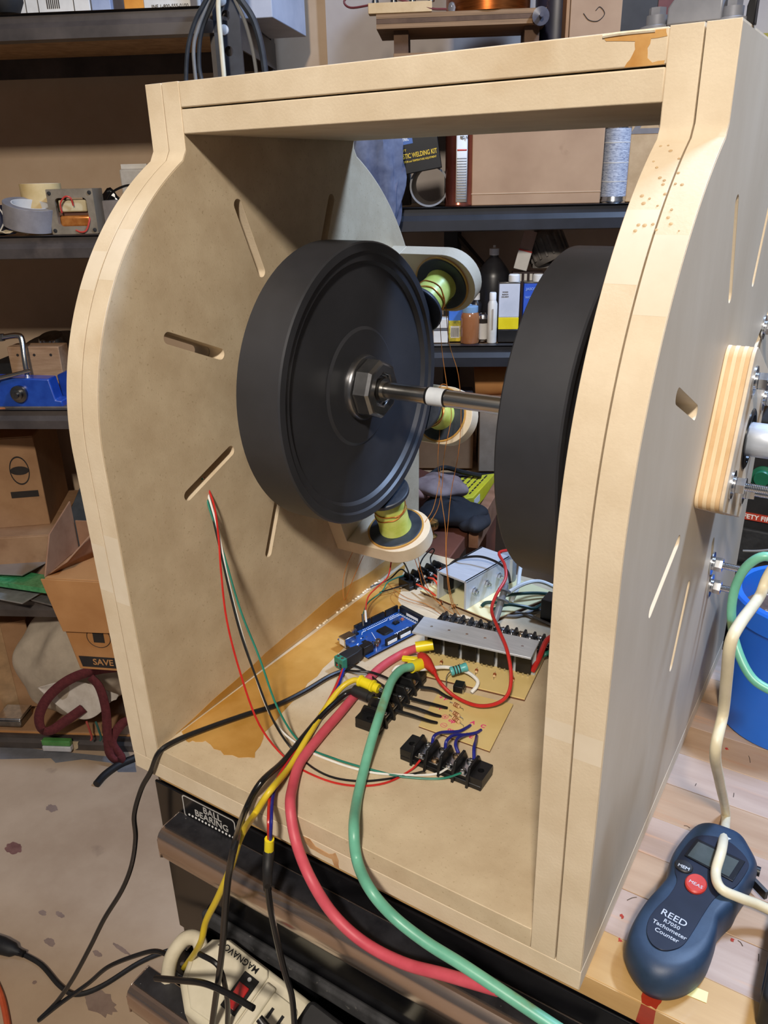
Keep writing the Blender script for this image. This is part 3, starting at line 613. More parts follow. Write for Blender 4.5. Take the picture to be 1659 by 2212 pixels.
t = tag(MB().box(-40, 20, -22, 10, 0, 3).build('orange_notebook', mat('orange_paper', (186, 110, 62), (200, 126, 78), rough=0.7)), 'flat orange paper sheet at the left end of the third shelf', 'paper'); place(t, ROOM @ TR(q2.x - 10, 1770, Z3, 8))
# --- fourth shelf: boxes and glass
Z4 = -464.5
q = rpix(40, 1060, 1900)
t = carton('dark shaded cardboard box with an oval stamp on the fourth shelf', q.x - 105, 1985, Z4 + 150, 300, 250, 250, 14, tape=False)
for nm, ob in (('oval_stamp', MB().lathe([(36, 0), (40, 0), (40, .5), (36, .5)], 32, Matrix.Translation((100, -125.4, 160)) @ Matrix.Rotation(math.radians(90), 4, 'X') @ Matrix.Scale(0.62, 4, (1, 0, 0)), close=True)), ('stamp_centre', MB().lathe([(.5, 0), (24, 0), (24, .5), (.5, .5)], 20, Matrix.Translation((100, -125.4, 160)) @ Matrix.Rotation(math.radians(90), 4, 'X') @ Matrix.Scale(0.5, 4, (0, 1, 0)))), ('printed_band', MB().box(66, 136, -125.8, -125.3, 84, 102))):
    ob.build(nm, ink, t)
t = carton('low open carton of offcuts at the left of the fourth shelf', q.x - 130, 1960, Z4, 420, 330, 148, 10, card, tape=False)
def sheet(name, lab, corners, th, m, z, cat='sheet', group=None):
    P = [rpix(*c, 1900) for c in corners]
    pts = []
    for (x, y) in corners:
        w = at(x, y, 'z', z); l = ROOM.inverted() @ w; pts.append((l.x, l.y))
    c = Vector((sum(p[0] for p in pts) / len(pts), sum(p[1] for p in pts) / len(pts)))
    t = tag(MB().prism([(p[0] - c.x, p[1] - c.y) for p in pts], -th / 2, th / 2).build(name, m, bev=min(1, th / 4)), lab, cat, group)
    place(t, ROOM @ TR(c.x, c.y, z)); return t
glassm = mat('smoky_glass', (120, 112, 104), (136, 128, 120), rough=0.12, scale=6, coat=0.6)
sheet('glass_pane', 'smoky glass pane lying on the green bubble wrap', [(-60, 1180), (110, 1150), (100, 1215), (48, 1243), (-60, 1238)], 4, glassm, -395, group='panes and sheets on the fourth shelf')
sheet('metal_sheet', 'grey sheet metal lying furthest back under the smoky glass', [(-60, 1140), (70, 1130), (110, 1175), (-60, 1200)], 3, mat('grey_sheet', (104, 98, 96), (122, 116, 112), rough=0.4), -402, group='panes and sheets on the fourth shelf')
def bubble():
    corners = [(-60, 1235), (60, 1240), (150, 1255), (118, 1280), (-60, 1254)]
    t = sheet('bubble_wrap', 'folded green bubble wrap pack on the fourth shelf', corners, 14, mat('green_bubble_wrap', (50, 136, 84), (84, 168, 112), rough=0.2, scale=60, coat=0.5, bump=0.6, bscale=160), -412, 'bubble wrap')
    return t
bubble()
sheet('clear_sheet', 'clear acrylic sheet tucked under the green bubble wrap', [(-60, 1262), (120, 1262), (48, 1304), (-60, 1284)], 4, mat('acrylic_sheet', (126, 124, 122), (146, 146, 144), rough=0.15, coat=0.5), -440, group='panes and sheets on the fourth shelf')
sheet('steel_sheet', 'steel sheet poking out over the fourth shelf edge', [(66, 1296), (150, 1262), (165, 1275), (124, 1311)], 5, mat('steel_sheet', (116, 112, 110), (140, 136, 134), rough=0.35, metal=0.4), -452, group='panes and sheets on the fourth shelf')
sheet('plywood_scrap', 'small pale plywood scrap beside the open carton', [(80, 1222), (112, 1200), (120, 1226)], 6, mat('pale_ply', (196, 164, 118), (210, 180, 136), rough=0.7), -408)
q2 = rpix(130, 1085, 1950)
t = room_thing('slate_offcut', 'dark slate panel leaning behind the open carton', 'panel', q2.x + 30, 1960, Z4 + 2)
MB().box(-80, 60, -4, 4, 0, 240, TR(0, 0, 30, ry=24, rx=-20)).build('panel_board', mat('slate_panel', (56, 62, 70), (72, 78, 86), rough=0.4), t, bev=2)
MB().box(-70, 50, -8, -4, 190, 210, TR(0, 0, 30, ry=24, rx=-20)).build('panel_batten', mat('slate_batten', (48, 52, 58), (60, 64, 70), rough=0.5), t)
# open carton hanging over the shelf edge
fb = rpix(205, 1240, 1660)
t = room_thing('open_carton', 'open brown carton with printed bottles jutting over the fourth shelf edge', 'box', fb.x + 68, 1632, -560, -4)
MB().prism([(-105, 0), (105, 0), (145, 250), (-150, 250)], -60, 100, VW).build('carton_body', card_b, t, bev=2)
MB().prism([(-152, 252), (145, 252), (134, 118), (-122, 112)], -72, -68, VW).build('front_flap', card_b, t, bev=1)
MB().prism([(-60, 252), (100, 252), (100, 380), (-10, 340)], -150 + 0, -146 + 0, Matrix.Translation((0, 0, 0)) @ YZ).build('side_flap', card_in, t, bev=1)
MB().grid(lambda a, b: (-150 + 60 * b + 90 * a, -50 + 150 * a, 250 + (40 + 110 * a) * b), 8, 4).build('side_flap', card_in, t, thick=3)
MB().box(-140, 140, 94, 98, 240, 330).build('rear_flap', card_in, t, bev=1)
MB().prism([(-96, 8), (104, 8), (107, 38), (-102, 38)], -60.8, -60.2, VW).build('printed_band', ink, t)
ftext('band_lettering', 'SAVE', 24, card_b, t, -40, -61.2, 23, bold=.4)
def outline(cx, cz, pts):
    MB().tube([(cx + x, -60.6, cz + z) for x, z in pts], 0.9, 4, 4).build('printed_outline', ink, t)
outline(-40, 60, [(30 * math.cos(a * .4), 34 + 28 * math.sin(a * .4)) for a in range(17)])
outline(-30, 60, [(-14, 62), (-20, 80), (-26, 110), (-30, 122)]); outline(40, 60, [(-14, 52), (-20, 80), (-26, 110), (-26, 122)])
outline(0, 60, [(26 * math.cos(a * .4), 100 + 8 * math.sin(a * .4)) for a in range(17)])
MB().box(-54, -26, -61, -60.4, 80, 108, Matrix.Translation((0, 0, 0))).build('printed_square', ink, t)
# --- bottom shelf and floor: canvas bag, box, wrappers
Z5 = -902.5
q = rpix(20, 1480, 1850)
t = carton('worn cardboard box with green tape on the bottom shelf, far left', q.x - 112, 1940, Z5 + 12, 300, 300, 290, 24, tape=False)
MB().box(-150, 60, -152, 40, 291, 293.5).build('green_tape', mat('green_tape', (78, 122, 62), (96, 142, 78), rough=0.4), t)
MB().box(40, 84, -151.2, -150.2, 0, 290).build('packing_tape', mat('clear_brown_tape', (160, 128, 92)), t)
canvas = mat('canvas_cloth', (166, 152, 134), (190, 176, 156), rough=0.9, scale=14, bump=0.3, bscale=22)
bgp = rpix(165, 1500, 1800)
bag = room_thing('canvas_bag', 'slumped cream canvas tote bag with maroon straps on the bottom shelf', 'bag', bgp.x, 1850, Z5 + 10)
def bagf(a, b):
    th = 2 * math.pi * a; ph = math.pi * (b - .5)
    r = 1 + .08 * math.sin(5 * th + 6 * b) + .05 * math.sin(9 * th - 9 * b) + .04 * math.sin(17 * b + 3 * th)
    x = 165 * math.cos(ph) * math.cos(th) * r; y = 120 * math.cos(ph) * math.sin(th) * r; z = 168 + 160 * math.sin(ph) * (1 + .08 * math.sin(3 * th))
    return (x + 40 * math.sin(ph), y, max(2, z) * (1 - .12 * math.cos(th)))
MB().grid(bagf, 48, 26).build('bag_body', canvas, bag, sub=1)
MB().grid(lambda a, b: (-60 + 230 * a, -134 + 12 * math.sin(3 * a + 2 * b) - 8 * b, 170 - 110 * b * math.sin(math.pi * min(1, a * 1.05)) + 20 * math.sin(4 * a)), 14, 8).build('bag_flap', mat('pale_lining', (196, 186, 174), (214, 206, 196), rough=0.85, bump=.2, bscale=20), bag, thick=2, sub=1)
maroon = mat('maroon_webbing', (84, 28, 34), (102, 40, 46), rough=0.8, scale=120, bump=.2, bscale=900)
def strap(path, w, lab=None):
    P = catmull([bag_local(x, y, v) for x, y, v in path], 6); b = MB(); vs = []; fs = []
    for i, p in enumerate(P):
        tdir = (P[min(i + 1, len(P) - 1)] - P[max(i - 1, 0)]).normalized(); s = tdir.cross(Vector((0, 1, 0))).normalized()
        vs += [p + s * w / 2, p - s * w / 2]
    for i in range(len(P) - 1): fs.append((2 * i, 2 * i + 1, 2 * i + 3, 2 * i + 2))
    b.add(vs, fs).build('strap', maroon, bag, thick=2.5, sharp=1)
def bag_local(x, y, v):
    w = ROOM @ rpix(x, y, v); return rootmat(bag).inverted() @ w
strap([(275, 1440, 1690), (210, 1447, 1680), (150, 1468, 1680), (105, 1505, 1682), (85, 1545, 1684), (90, 1575, 1684), (110, 1578, 1684), (145, 1555, 1690), (180, 1530, 1700)], 27)
strap([(195, 1462, 1676), (215, 1485, 1672), (228, 1530, 1672), (232, 1580, 1672), (236, 1625, 1672), (250, 1642, 1672), (262, 1635, 1676), (242, 1600, 1672), (262, 1565, 1690), (280, 1555, 1695)], 25)
q = rpix(60, 1555, 1752)
t = room_thing('cardboard_sheet', 'flat tan cardboard sheet along the bottom shelf front', 'cardboard', q.x + 40, 1775, Z5)
MB().box(-260, 300, -28, 130, 0, 7).build('flat_sheet', card_b, t, bev=1)
MB().box(-260, 300, -28, 130, 7.2, 10).build('flat_sheet', card, t, bev=1)
q = rpix(125, 1592, 1735)
t = room_thing('snack_wrapper', 'green and white plastic wrapper on torn paper, under the maroon strap', 'wrapper', q.x, 1728, Z5 - 46)
MB().box(-44, 40, -8, 10, 26, 44).build('green_film', mat('green_film', (62, 124, 60), (84, 146, 78), rough=0.3, coat=.4), t, bev=3)
MB().box(-44, 40, -10, 8, 8, 25.5).build('white_film', mat('white_film', (186, 186, 190), (206, 206, 210), rough=0.3, coat=.4), t, bev=3)
MB().prism(wob([(-56, 30), (56, 30), (50, 6), (24, -14), (-24, -12), (-50, 8)], 2, 3, 6), 10.5, 12, VW).build('torn_paper', mat('torn_paper', (176, 156, 126), (194, 176, 146), rough=.8), t)
q = rpix(8, 1515, 1740)
t = room_thing('metal_tin', 'silver edged tin lid at the far left of the bottom shelf', 'tin', q.x - 10, 1790, Z5 + 11)
MB().box(-40, 34, -34, 30, 0, 26).build('tin_body', steel_dk, t, bev=5)
MB().box(-40, 36, -36, 32, 26.2, 33).build('tin_lid', zinc, t, bev=3)
for k, (x, m) in enumerate(((190, (170, 70, 60)), (210, (40, 92, 84)))):
    q = rpix(x, 1545, 1722)
    o = MB().tube([(-8, 0, 60), (0, -8, 40), (4, -10, 14), (-2, -8, 1)], 3, 6).build('wire_end', mat('wire_end_%d' % k, m, rough=.5)); tag(o, ('orange red' if k == 0 else 'dark green') + ' wire end dangling below the canvas bag', 'wire'); place(o, ROOM @ TR(q.x, 1722, Z5 + 10))
cable('rubber_hose', 'black rubber hose end lying on the floor left of the frame', [at(x, y, 'z', FLZ + 11) for x, y in ((208, 1694), (228, 1672), (260, 1650), (300, 1632), (340, 1600))], 10, blk_matte, 10, cat='hose')
# ---------------------------------------------------------------- shelving behind the frame: upper level
ZU = 480.5
def at_shelf(x, v): return rpix(x, 400, v).x
def wrinkled(a, b, w, h, d):
    th = 2 * math.pi * a; r = 1 + .10 * math.sin(7 * th + 5 * b) + .07 * math.sin(13 * th - 11 * b)
    return (w / 2 * math.cos(th) * r * (.75 + .25 * math.sin(math.pi * b)), d / 2 * math.sin(th) * r, h * b)
u = at_shelf(815, 1760)
t = room_thing('bubble_bag', 'wrinkled bluish plastic bag hanging at the shelf end beside the welding kit', 'plastic bag', u, 1700, ZU - 34)
MB().grid(lambda a, b: wrinkled(a, b, 112, 215, 60), 36, 14).build('plastic_film', mat('blue_grey_film', (70, 78, 104), (116, 124, 148), rough=0.18, scale=14, coat=.6, bump=.4, bscale=30), t, sharp=60)
MB().lathe([(1, 0), (14, 0), (18, 8), (1, 9)], 14, TR(0, 0, -2)).build('gathered_end', mat('film_end', (120, 126, 150), (140, 146, 170), rough=.3), t)
u = at_shelf(905, 1780)
wk = room_thing('welding_kit_box', 'black welding kit box tilted on top of the grey pipe', 'box', u + 4, 1772, ZU + 68, 0)
TT = Matrix.Rotation(math.radians(-9), 4, 'Y')
MB().box(-48, 44, -28, 60, 0, 120, TT).build('box_body', mat('black_box_card', (18, 18, 20), (26, 26, 28), rough=.35), wk, bev=1)
MB().box(-48, -6, -28.7, -28.1, 54, 84, TT).build('blue_panel', mat('blue_print', (58, 92, 150), (74, 108, 166), rough=.4), wk)
yel = mat('yellow_print', (214, 176, 40), (226, 190, 60), rough=.5); wht = mat('white_print', (225, 225, 225))
KT = TT @ Matrix.Translation((0, -28.9, 0)) @ Matrix.Rotation(math.radians(90), 4, 'X')
text('box_lettering', 'WELDING', 19, wht, wk, KT @ Matrix.Translation((20, 70, 0)), bold=.35, sx=.62)
text('box_lettering', 'PLASTIC', 8, wht, wk, KT @ Matrix.Translation((-26, 74, 0)), bold=.2, sx=.8)
text('box_lettering', 'ELECTRIC', 8, wht, wk, KT @ Matrix.Translation((-26, 63, 0)), bold=.2, sx=.75)
text('box_lettering', '80 WATT', 6, yel, wk, KT @ Matrix.Translation((-34, 43, 0)), bold=.1)
text('box_lettering', 'PLASTIC WELDING KIT', 12.5, yel, wk, KT @ Matrix.Translation((-2, 32, 0)), bold=.25, sx=.64)
text('box_lettering', 'AIR MOTOR and TEMPERATURE ADJUSTMENT', 5, yel, wk, KT @ Matrix.Translation((-2, 22, 0)), bold=.1, sx=.76)
u = at_shelf(927, 1770)
t = room_thing('grey_pipe', 'short grey plastic pipe end under the black welding kit box', 'pipe', u, 1770, ZU)
HY = Matrix.Translation((0, 0, 40)) @ Matrix.Rotation(math.radians(-90), 4, 'X')
MB().lathe([(37, 0), (40, 0), (40, 260), (37, 260)], 40, HY, close=True).build('pipe_wall', mat('dark_grey_pvc', (58, 60, 66), (72, 74, 80), rough=.35), t)
MB().lathe([(36.6, -1), (40.3, -1), (40.3, 3), (36.6, 3)], 40, HY, close=True).build('pipe_rim', mat('pale_rim', (126, 128, 132), (140, 142, 146), rough=.4), t)
t = tag(MB().box(-34, 0, 0, 60, 0, 78).build('grey_carton', mat('dim_card', (92, 84, 78), (106, 98, 92), rough=.8), bev=1), 'dim grey carton beside the pipe, behind the welding kit', 'box'); place(t, ROOM @ TR(at_shelf(885, 1860), 1880, ZU))
def spray_can(lab, x, v, z, r, h, body, lab_m, cap=None, name='aerosol_can', rz=0, tilt=0):
    t = thing(name, lab, 'can', ROOM @ TR(at_shelf(x, v), v, z, rz, 0, tilt))
    MB().lathe([(1, 0), (r - 1, 0), (r, 2), (r, 4), (r - 1.2, 6), (r - 1.2, h - 8), (r, h - 6), (r, h - 3), (r - 4, h), (r * .6, h + 14), (1, h + 14)], 40).build('can_body', body, t)
    if lab_m:
        MB().lathe([(r - .9, 12), (r - .7, 12), (r - .7, h - 12), (r - .9, h - 12)], 40).build('label_wrap', lab_m, t)
    MB().lathe([(r - 2, h - 4), (r + .4, h - 4), (r + .4, h - 1), (r - 2, h - 1)], 40, close=True).build('rim', zinc, t)
    if cap: MB().lathe([(1, h + 14), (8, h + 14), (8, h + 24), (1, h + 26)], 16).build('nozzle', cap, t)
    return t
cop = mat('copper_red_can', (120, 56, 44), (160, 92, 74), rough=.22, metal=.8, scale=8)
t = spray_can('copper red aerosol can with a white data label on the upper shelf', 991, 1775, ZU, 29, 170, cop, None)
def curved_label(t, r, a0, a1, z0, z1, m, name='data_label'):
    return MB().grid(lambda a, b: (r * math.sin(math.radians(a0 + (a1 - a0) * a)), -r * math.cos(math.radians(a0 + (a1 - a0) * a)), z0 + (z1 - z0) * b), 8, 1).build(name, m, t, thick=.3)
curved_label(t, 29.2, -12, 34, 8, 150, paper)
curved_label(t, 29.5, -8, 30, 104, 107, redw, 'red_rule')
textdark = mat('grey_fine_print', (120, 120, 124), (150, 150, 154), rough=.7, scale=300)
for k in range(16): curved_label(t, 29.45, -9, 30, 14 + k * 5, 16 + k * 5, textdark, 'print_line')
ftext('can_lettering', 'RED IN', 8, ink, t, 9, -29.8, 128, sx=.6, bold=.2)
u = (at_shelf(1018, 1770) + at_shelf(1298, 1770)) / 2
t = carton('large tan cardboard box, creased front, on the upper middle shelf', u, 1900, ZU, 262, 270, 190, 0, mat('tan_cardboard', (158, 126, 98), (176, 144, 114), rough=.85, scale=6, c3=(118, 84, 58), s3=9, lo3=.68, hi3=.78), tape=False)
MB().box(-131, 131, -135.8, -135.1, 22, 24).build('crease', mat('crease_card', (186, 156, 126), (196, 166, 136), rough=.8), t)
t = spray_can('white printed adhesive canister with blue top ring, right of the large box', 1326, 1790, ZU, 26, 150, zinc, mat('printed_white_label', (150, 158, 176), (196, 202, 214), rough=.5, scale=60, stretch=(1, 1, 6), c3=(120, 128, 150), s3=120, lo3=.5, hi3=.6), name='canister')
MB().lathe([(26.1, 142), (26.6, 142), (26.6, 147), (26.1, 147)], 40, close=True).build('blue_ring', mat('blue_ring', (40, 90, 170), (52, 104, 186), rough=.3), t)
for zz in (40, 75, 112): MB().lathe([(25.4, zz), (25.7, zz), (25.7, zz + 1.6), (25.4, zz + 1.6)], 40, close=True).build('label_rule', paper, t)
u = at_shelf(1420, 1800)
t = carton('tan cardboard box with a grey recycling triangle, far right of the upper shelf', u + 12, 1930, ZU, 150, 260, 210, 0, mat('yellow_tan_card', (172, 142, 104), (188, 158, 120), rough=.85), tape=False)
tri = [(-38, 0), (38, 0), (0, 64)]; tri2 = [(-20, 10), (20, 10), (0, 44)]
MB().prism([(x - 38, z + 128) for x, z in tri], -130.8, -130.2, VW, [[(x - 38, z + 128) for x, z in tri2]]).build('recycling_mark', mat('grey_print', (112, 106, 104), (124, 118, 116), rough=.8), t)
for k in range(6): MB().box(-60 + k * 12, -53 + k * 12, -130.8, -130.2, 204, 214).build('print_block', mat('grey_print', (112, 106, 104)), t)
# ---------------------------------------------------------------- lower level: bottles and cans
ZL = 196.5
def sx(x, v=1790): return rpix(x, 700, v).x
def bottle(lab, x, v, prof, m, cap=None, capm=None, n=28, name='bottle', z=ZL):
    t = room_thing(name, lab, 'bottle', sx(x, v), v, z)
    MB().lathe(prof, n).build('bottle_body', m, t)
    if cap: MB().lathe(cap, 20).build('cap', capm or wht, t)
    return t
t = room_thing('white_carton', 'small white and grey carton at the left end of the bottle shelf', 'box', sx(952), 1785, ZL)
MB().box(-16, 16, -12, 30, 0, 26).build('carton_base', paper, t, bev=1)
MB().box(-16, 16, -12, 30, 26.3, 32).build('dark_band', mat('grey_band', (84, 84, 88), (96, 96, 100), rough=.5), t)
MB().box(-18, 16, -12, 30, 32.3, 52).build('carton_lid', paper, t, bev=1)
t = room_thing('lemon_carton', 'carton printed with lemons and blue sky on the bottle shelf', 'box', sx(985, 1800), 1800, ZL)
MB().box(-16, 16, -10, 26, 0, 98).build('carton_body', mat('sky_blue_print', (46, 96, 190), (84, 134, 210), rough=.4, scale=10), t, bev=1)
MB().box(-16, 16, -10.6, -10.1, 0, 46).build('lemon_print', mat('lemon_print', (96, 110, 50), (226, 200, 60), rough=.4, scale=60), t)
MB().box(-12, 8, -11.2, -10.7, 8, 34).build('barcode_label', paper, t)
for k in range(8): MB().box(-10 + k * 2.2, -9 + k * 2.2, -11.6, -11.2, 10, 30).build('barcode_bar', ink, t)
t = room_thing('printed_pouch', 'blue and white printed pouch hanging behind the amber jar', 'pouch', sx(1014, 1850), 1860, ZL + 70)
MB().grid(lambda a, b: (-18 + 36 * a, 6 * math.sin(5 * a), 70 * b), 8, 6).build('pouch_film', mat('pouch_print', (170, 176, 190), (40, 60, 120), rough=.3, scale=40), t, thick=1.5)
MB().box(-18, 18, -2, 8, 66, 76).build('pouch_seal', mat('pouch_seal', (60, 90, 150), (76, 106, 166), rough=.3), t)
amber = mat('amber_liquid', (140, 88, 54), (168, 112, 74), rough=.18, scale=6, coat=.5)
t = bottle('amber liquid in a squat plastic jar with pale blue lid', 1015, 1775, [(1, 0), (19, 0), (21, 3), (21, 56), (19, 64), (16, 68), (1, 68)], amber, [(1, 66), (17, 66), (17.5, 68), (17.5, 79), (16, 80), (1, 80)], mat('pale_blue_lid', (116, 150, 186), (132, 166, 200), rough=.4))
MB().lathe([(1, 80), (4, 80), (5, 82), (1, 84)], 12).build('lid_tab', mat('pale_blue_lid', (116, 150, 186)), t)
t = bottle('small silver can with white label between the amber jar and white tube', 1043, 1795, [(1, 0), (11, 0), (11.5, 2), (11.5, 56), (9, 60), (5, 62), (1, 62)], zinc, name='small_can')
MB().lathe([(11.6, 5), (11.9, 5), (11.9, 50), (11.6, 50)], 24, close=True).build('label_wrap', paper, t); MB().lathe([(12, 40), (12.2, 40), (12.2, 50), (12, 50)], 24, close=True).build('dark_band', ink, t)
t = bottle('slim white squeeze bottle standing before the black jug', 1063, 1775, [(1, 0), (10, 0), (10.5, 2), (10.5, 84), (7, 92), (1, 92)], mat('white_hdpe', (200, 198, 192), (214, 212, 206), rough=.4), [(1, 92), (7.5, 92), (7.5, 106), (6.5, 108), (1, 108)], n=24)
MB().box(-1.6, 1.6, -11.4, -10.6, 30, 74).build('sight_strip', mat('pale_strip', (150, 140, 130), (162, 152, 142), rough=.4), t)
t = bottle('large black jug with tapered neck and white cap', 1063, 1880, [(1, 0), (36, 0), (39, 4), (39, 130), (34, 142), (18, 164), (10, 172), (10, 178), (1, 178)], mat('black_jug', (26, 26, 30), (38, 38, 42), rough=.35), [(1, 176), (11, 176), (11, 190), (8, 191), (3, 192), (3, 197), (1, 197)], name='jug')
MB().tube([(-30, 0, 120), (-44, 0, 110), (-46, 0, 80), (-37, 0, 60)], 6, 8).build('jug_handle', mat('black_jug', (26, 26, 30)), t)
t = bottle('dark small bottle with white cap behind the amber jar', 1028, 1840, [(1, 0), (13, 0), (13, 74), (6, 84), (1, 84)], mat('black_jug', (26, 26, 30)), [(1, 84), (8, 84), (8, 98), (1, 99)])
def flat_can(lab, x, v, w, d, h, parts, capx):
    t = room_thing('solvent_can', lab, 'can', sx(x, v), v, ZL)
    for z0, z1, m in parts: MB().box(-w / 2, w / 2, -d / 2, d / 2, z0 + .1, z1 - .1).build('can_side', m, t, bev=1)
    MB().box(-w / 2 - .6, w / 2 + .6, -d / 2 - .6, d / 2 + .6, h, h + 3).build('can_top', steel_dk, t, bev=.6)
    MB().lathe([(1, 0), (12, 0), (12.5, 2), (12, 13), (10, 15), (1, 15)], 24, TR(capx, 0, h + 3)).build('cap', wht, t)
    return t
wm = mat('white_can_print', (186, 192, 206), (204, 208, 220), rough=.4, scale=18); ym = mat('yellow_band', (220, 200, 20), (232, 212, 40), rough=.4)
t = flat_can('white, yellow and black rectangular solvent can on the bottle shelf', 1097, 1790, 44, 30, 126, ((0, 28, mat('black_band', (22, 22, 24), (30, 30, 32), rough=.35)), (28, 54, ym), (54, 126, wm)), 10)
for k, s in enumerate(('WOOD', 'BLEACH', 'SOLVENT')): ftext('can_lettering', s, 3.6, ink, t, -9, -15.4, 108 - k * 5, bold=.1)
t = flat_can('bright blue rectangular can right of the white and yellow can', 1150, 1805, 46, 30, 124, ((0, 124, mat('blue_can_print', (40, 76, 176), (62, 100, 196), rough=.35, scale=10)),), 8)
for k, s in enumerate(('JASCO', 'WOOD', 'FINISH')): ftext('can_lettering', s, (7.5, 7, 6)[k], mat('pale_blue_print', (120, 148, 214), (140, 168, 226), rough=.4), t, -8, -15.6, (112, 94, 66)[k], bold=.2)
t = room_thing('striped_box', 'small black box with white stripes behind the solvent cans', 'box', sx(1135, 1850), 1860, ZL)
MB().box(-34, 34, -14, 14, 0, 142).build('box_body', mat('maroon_black', (40, 24, 26), (52, 34, 36), rough=.5), t, bev=1)
for k in range(4): MB().box(-20 + k * 12, -14 + k * 12, -14.6, -14.1, 122, 138, TR(0, 0, 0, ry=0)).build('stripe', paper, t)
p = rpix(1125, 540, 1850)
t = room_thing('tag_sheet', 'folded white care tag hanging under the upper shelf', 'tag', p.x, 1850, p.z - 42)
MB().box(-14, 14, -1, 1, 42, 84, TR(0, 0, 0, ry=14)).build('brown_half', mat('brown_tag', (150, 122, 110), (164, 136, 124), rough=.8), t)  # upper half of the tag in a browner tone
MB().box(-15, 15, -2, 2, 0, 42, TR(0, 0, 0, ry=14)).build('white_half', paper, t, bev=1.5)
MB().box(-15, 15, -2.6, -2.1, 40, 43, TR(0, 0, 0, ry=14)).build('red_rule', redw, t)
p = rpix(1180, 560, 1850)
t = room_thing('electric_motor', 'dusty grey electric motor with finned case resting on the cans', 'motor', p.x + 4, 1900, ZL + 146)
RXm = Matrix.Translation((0, 0, 44)) @ Matrix.Rotation(math.radians(-24), 4, 'Y') @ Matrix.Rotation(math.radians(-10), 4, 'X')
greym = mat('dusty_cast_grey', (84, 80, 76), (118, 112, 106), rough=.6, scale=30)
MB().lathe([(1, -34), (38, -34), (42, -28), (42, 26), (36, 34), (14, 38), (10, 48), (1, 48)], 32, RXm).build('motor_case', greym, t)
for k in range(18):
    a = math.radians(k * 20); MB().box(40, 46, -2, 2, -22, 20, RXm @ Matrix.Rotation(a, 4, 'Z')).build('cooling_fin', greym, t)
MB().box(-30, 30, -20, 20, -0.5, 10).build('motor_foot', greym, t, bev=1)
# ---------------------------------------------------------------- lowest level boxes seen past the shaft
ZB = -107.5
t = room_thing('blue_lid_box', 'blue grey lidded box on a brown carton behind the middle coil', 'box', rpix(985, 980, 1800).x - 20, 1830, ZB)
MB().box(-110, 60, -40, 120, 0, 92).build('brown_carton', card, t, bev=2)
MB().box(-112, 62, -44, 122, 92.4, 160).build('blue_lid', mat('blue_grey_plastic', (88, 96, 128), (108, 116, 148), rough=.4), t, bev=3)
t = carton('tall pale cardboard box standing right of the blue lidded box', rpix(1085, 960, 1780).x + 10, 1850, ZB, 130, 160, 152, 0, mat('pale_card', (168, 146, 122), (182, 160, 136), rough=.85), tape=False)
t = room_thing('paper_roll', 'tan paper bundle behind the steel shaft', 'paper', rpix(1080, 860, 1850).x, 1880, ZB + 158)
MB().lathe([(1, -70), (34, -70), (36, -60), (36, 60), (34, 70), (1, 70)], 20, Matrix.Translation((10, 0, 38)) @ Matrix.Rotation(math.radians(86), 4, 'Y')).build('bundle', card_b, t)
MB().box(-55, 75, -40, 40, -2, 3).build('bundle_wrap', card_in, t, bev=1)
# ---------------------------------------------------------------- bearing mount and bolts on the right end panel
ply_a = mat('birch_ply_light', (218, 192, 152), (230, 206, 170), rough=.6, scale=20, stretch=(1, 6, 1)); ply_b = mat('birch_ply_dark', (200, 164, 118), (214, 180, 136), rough=.7, scale=40)
ply_f = mat('birch_face', (204, 184, 156), (220, 202, 176), rough=.5, scale=12, stretch=(1, 1, 5))
bmnt = thing('bearing_mount', 'square birch plywood bearing plate bolted on the right end panel', 'bearing plate', Matrix.Translation((W + .2, SHY, SHZ)) @ Matrix.Rotation(math.radians(-22.5), 4, 'X'))
sq = rrect(-61, 61, -61, 61, 11)
for k in range(7):
    MB().prism([(x * (1 - .004 * (k % 2)), y * (1 - .004 * (k % 2))) for x, y in sq], k * 2.9, k * 2.9 + 2.85, YZ).build('plywood_ply', ply_f if k == 6 else (ply_a, ply_b)[k % 2], bmnt, bev=.6 if k in (0, 6) else 0)
XL = Matrix(((0, 0, 1, 0), (1, 0, 0, 0), (0, 1, 0, 0), (0, 0, 0, 1)))
MB().lathe([(19, 19), (24, 19), (24, 21.2), (22.5, 22), (19, 22)], 36, XL, close=True).build('bearing_ring', black_gloss, bmnt)
MB().lathe([(8.6, 17), (19, 17), (19, 20.5), (8.6, 20.5)], 32, XL, close=True).build('bearing_seal', blk_plastic, bmnt)
def bolt(name, parent, p, ex, L=30, r=3.2, world=False, nuts=1):
    """bolt end with fender washer, spring washer, hex nut and thread, pointing along ex from p"""
    T = zto(p, Vector(p) + Vector(ex) * 10)
    w_ = MB().lathe([(r, 0), (11, 0), (11, 1.4), (r, 1.4)], 24, T).build('washer', zinc, parent, w=world)
    MB().lathe([(r, 1.5), (6.4, 1.5), (6.4, 3.2), (r, 3.2)], 20, T).build('lock_washer', zinc, w_, w=world)
    MB().lathe([(r, 3.3), (6.4, 3.3), (6.6, 4), (6.6, 9), (6.4, 9.7), (r, 9.7)], 6, T).build('hex_nut', zinc, w_, w=world, sharp=20)
    prof = []
    z = 0
    while z < L: prof += [(r, z), (r - .45, z + .6)]; z += 1.2
    MB().lathe([(.3, 0)] + prof + [(r - .6, L), (.3, L)], 14, T).build('threaded_end', zinc, w_, w=world, sharp=60)
    return w_
for a in (45, 135, 225, 315):
    bolt('bolt', bmnt, (20.3, 55 * math.cos(math.radians(a)) * 1.0, 55 * math.sin(math.radians(a)) * 1.0), (1, 0, 0), 26)
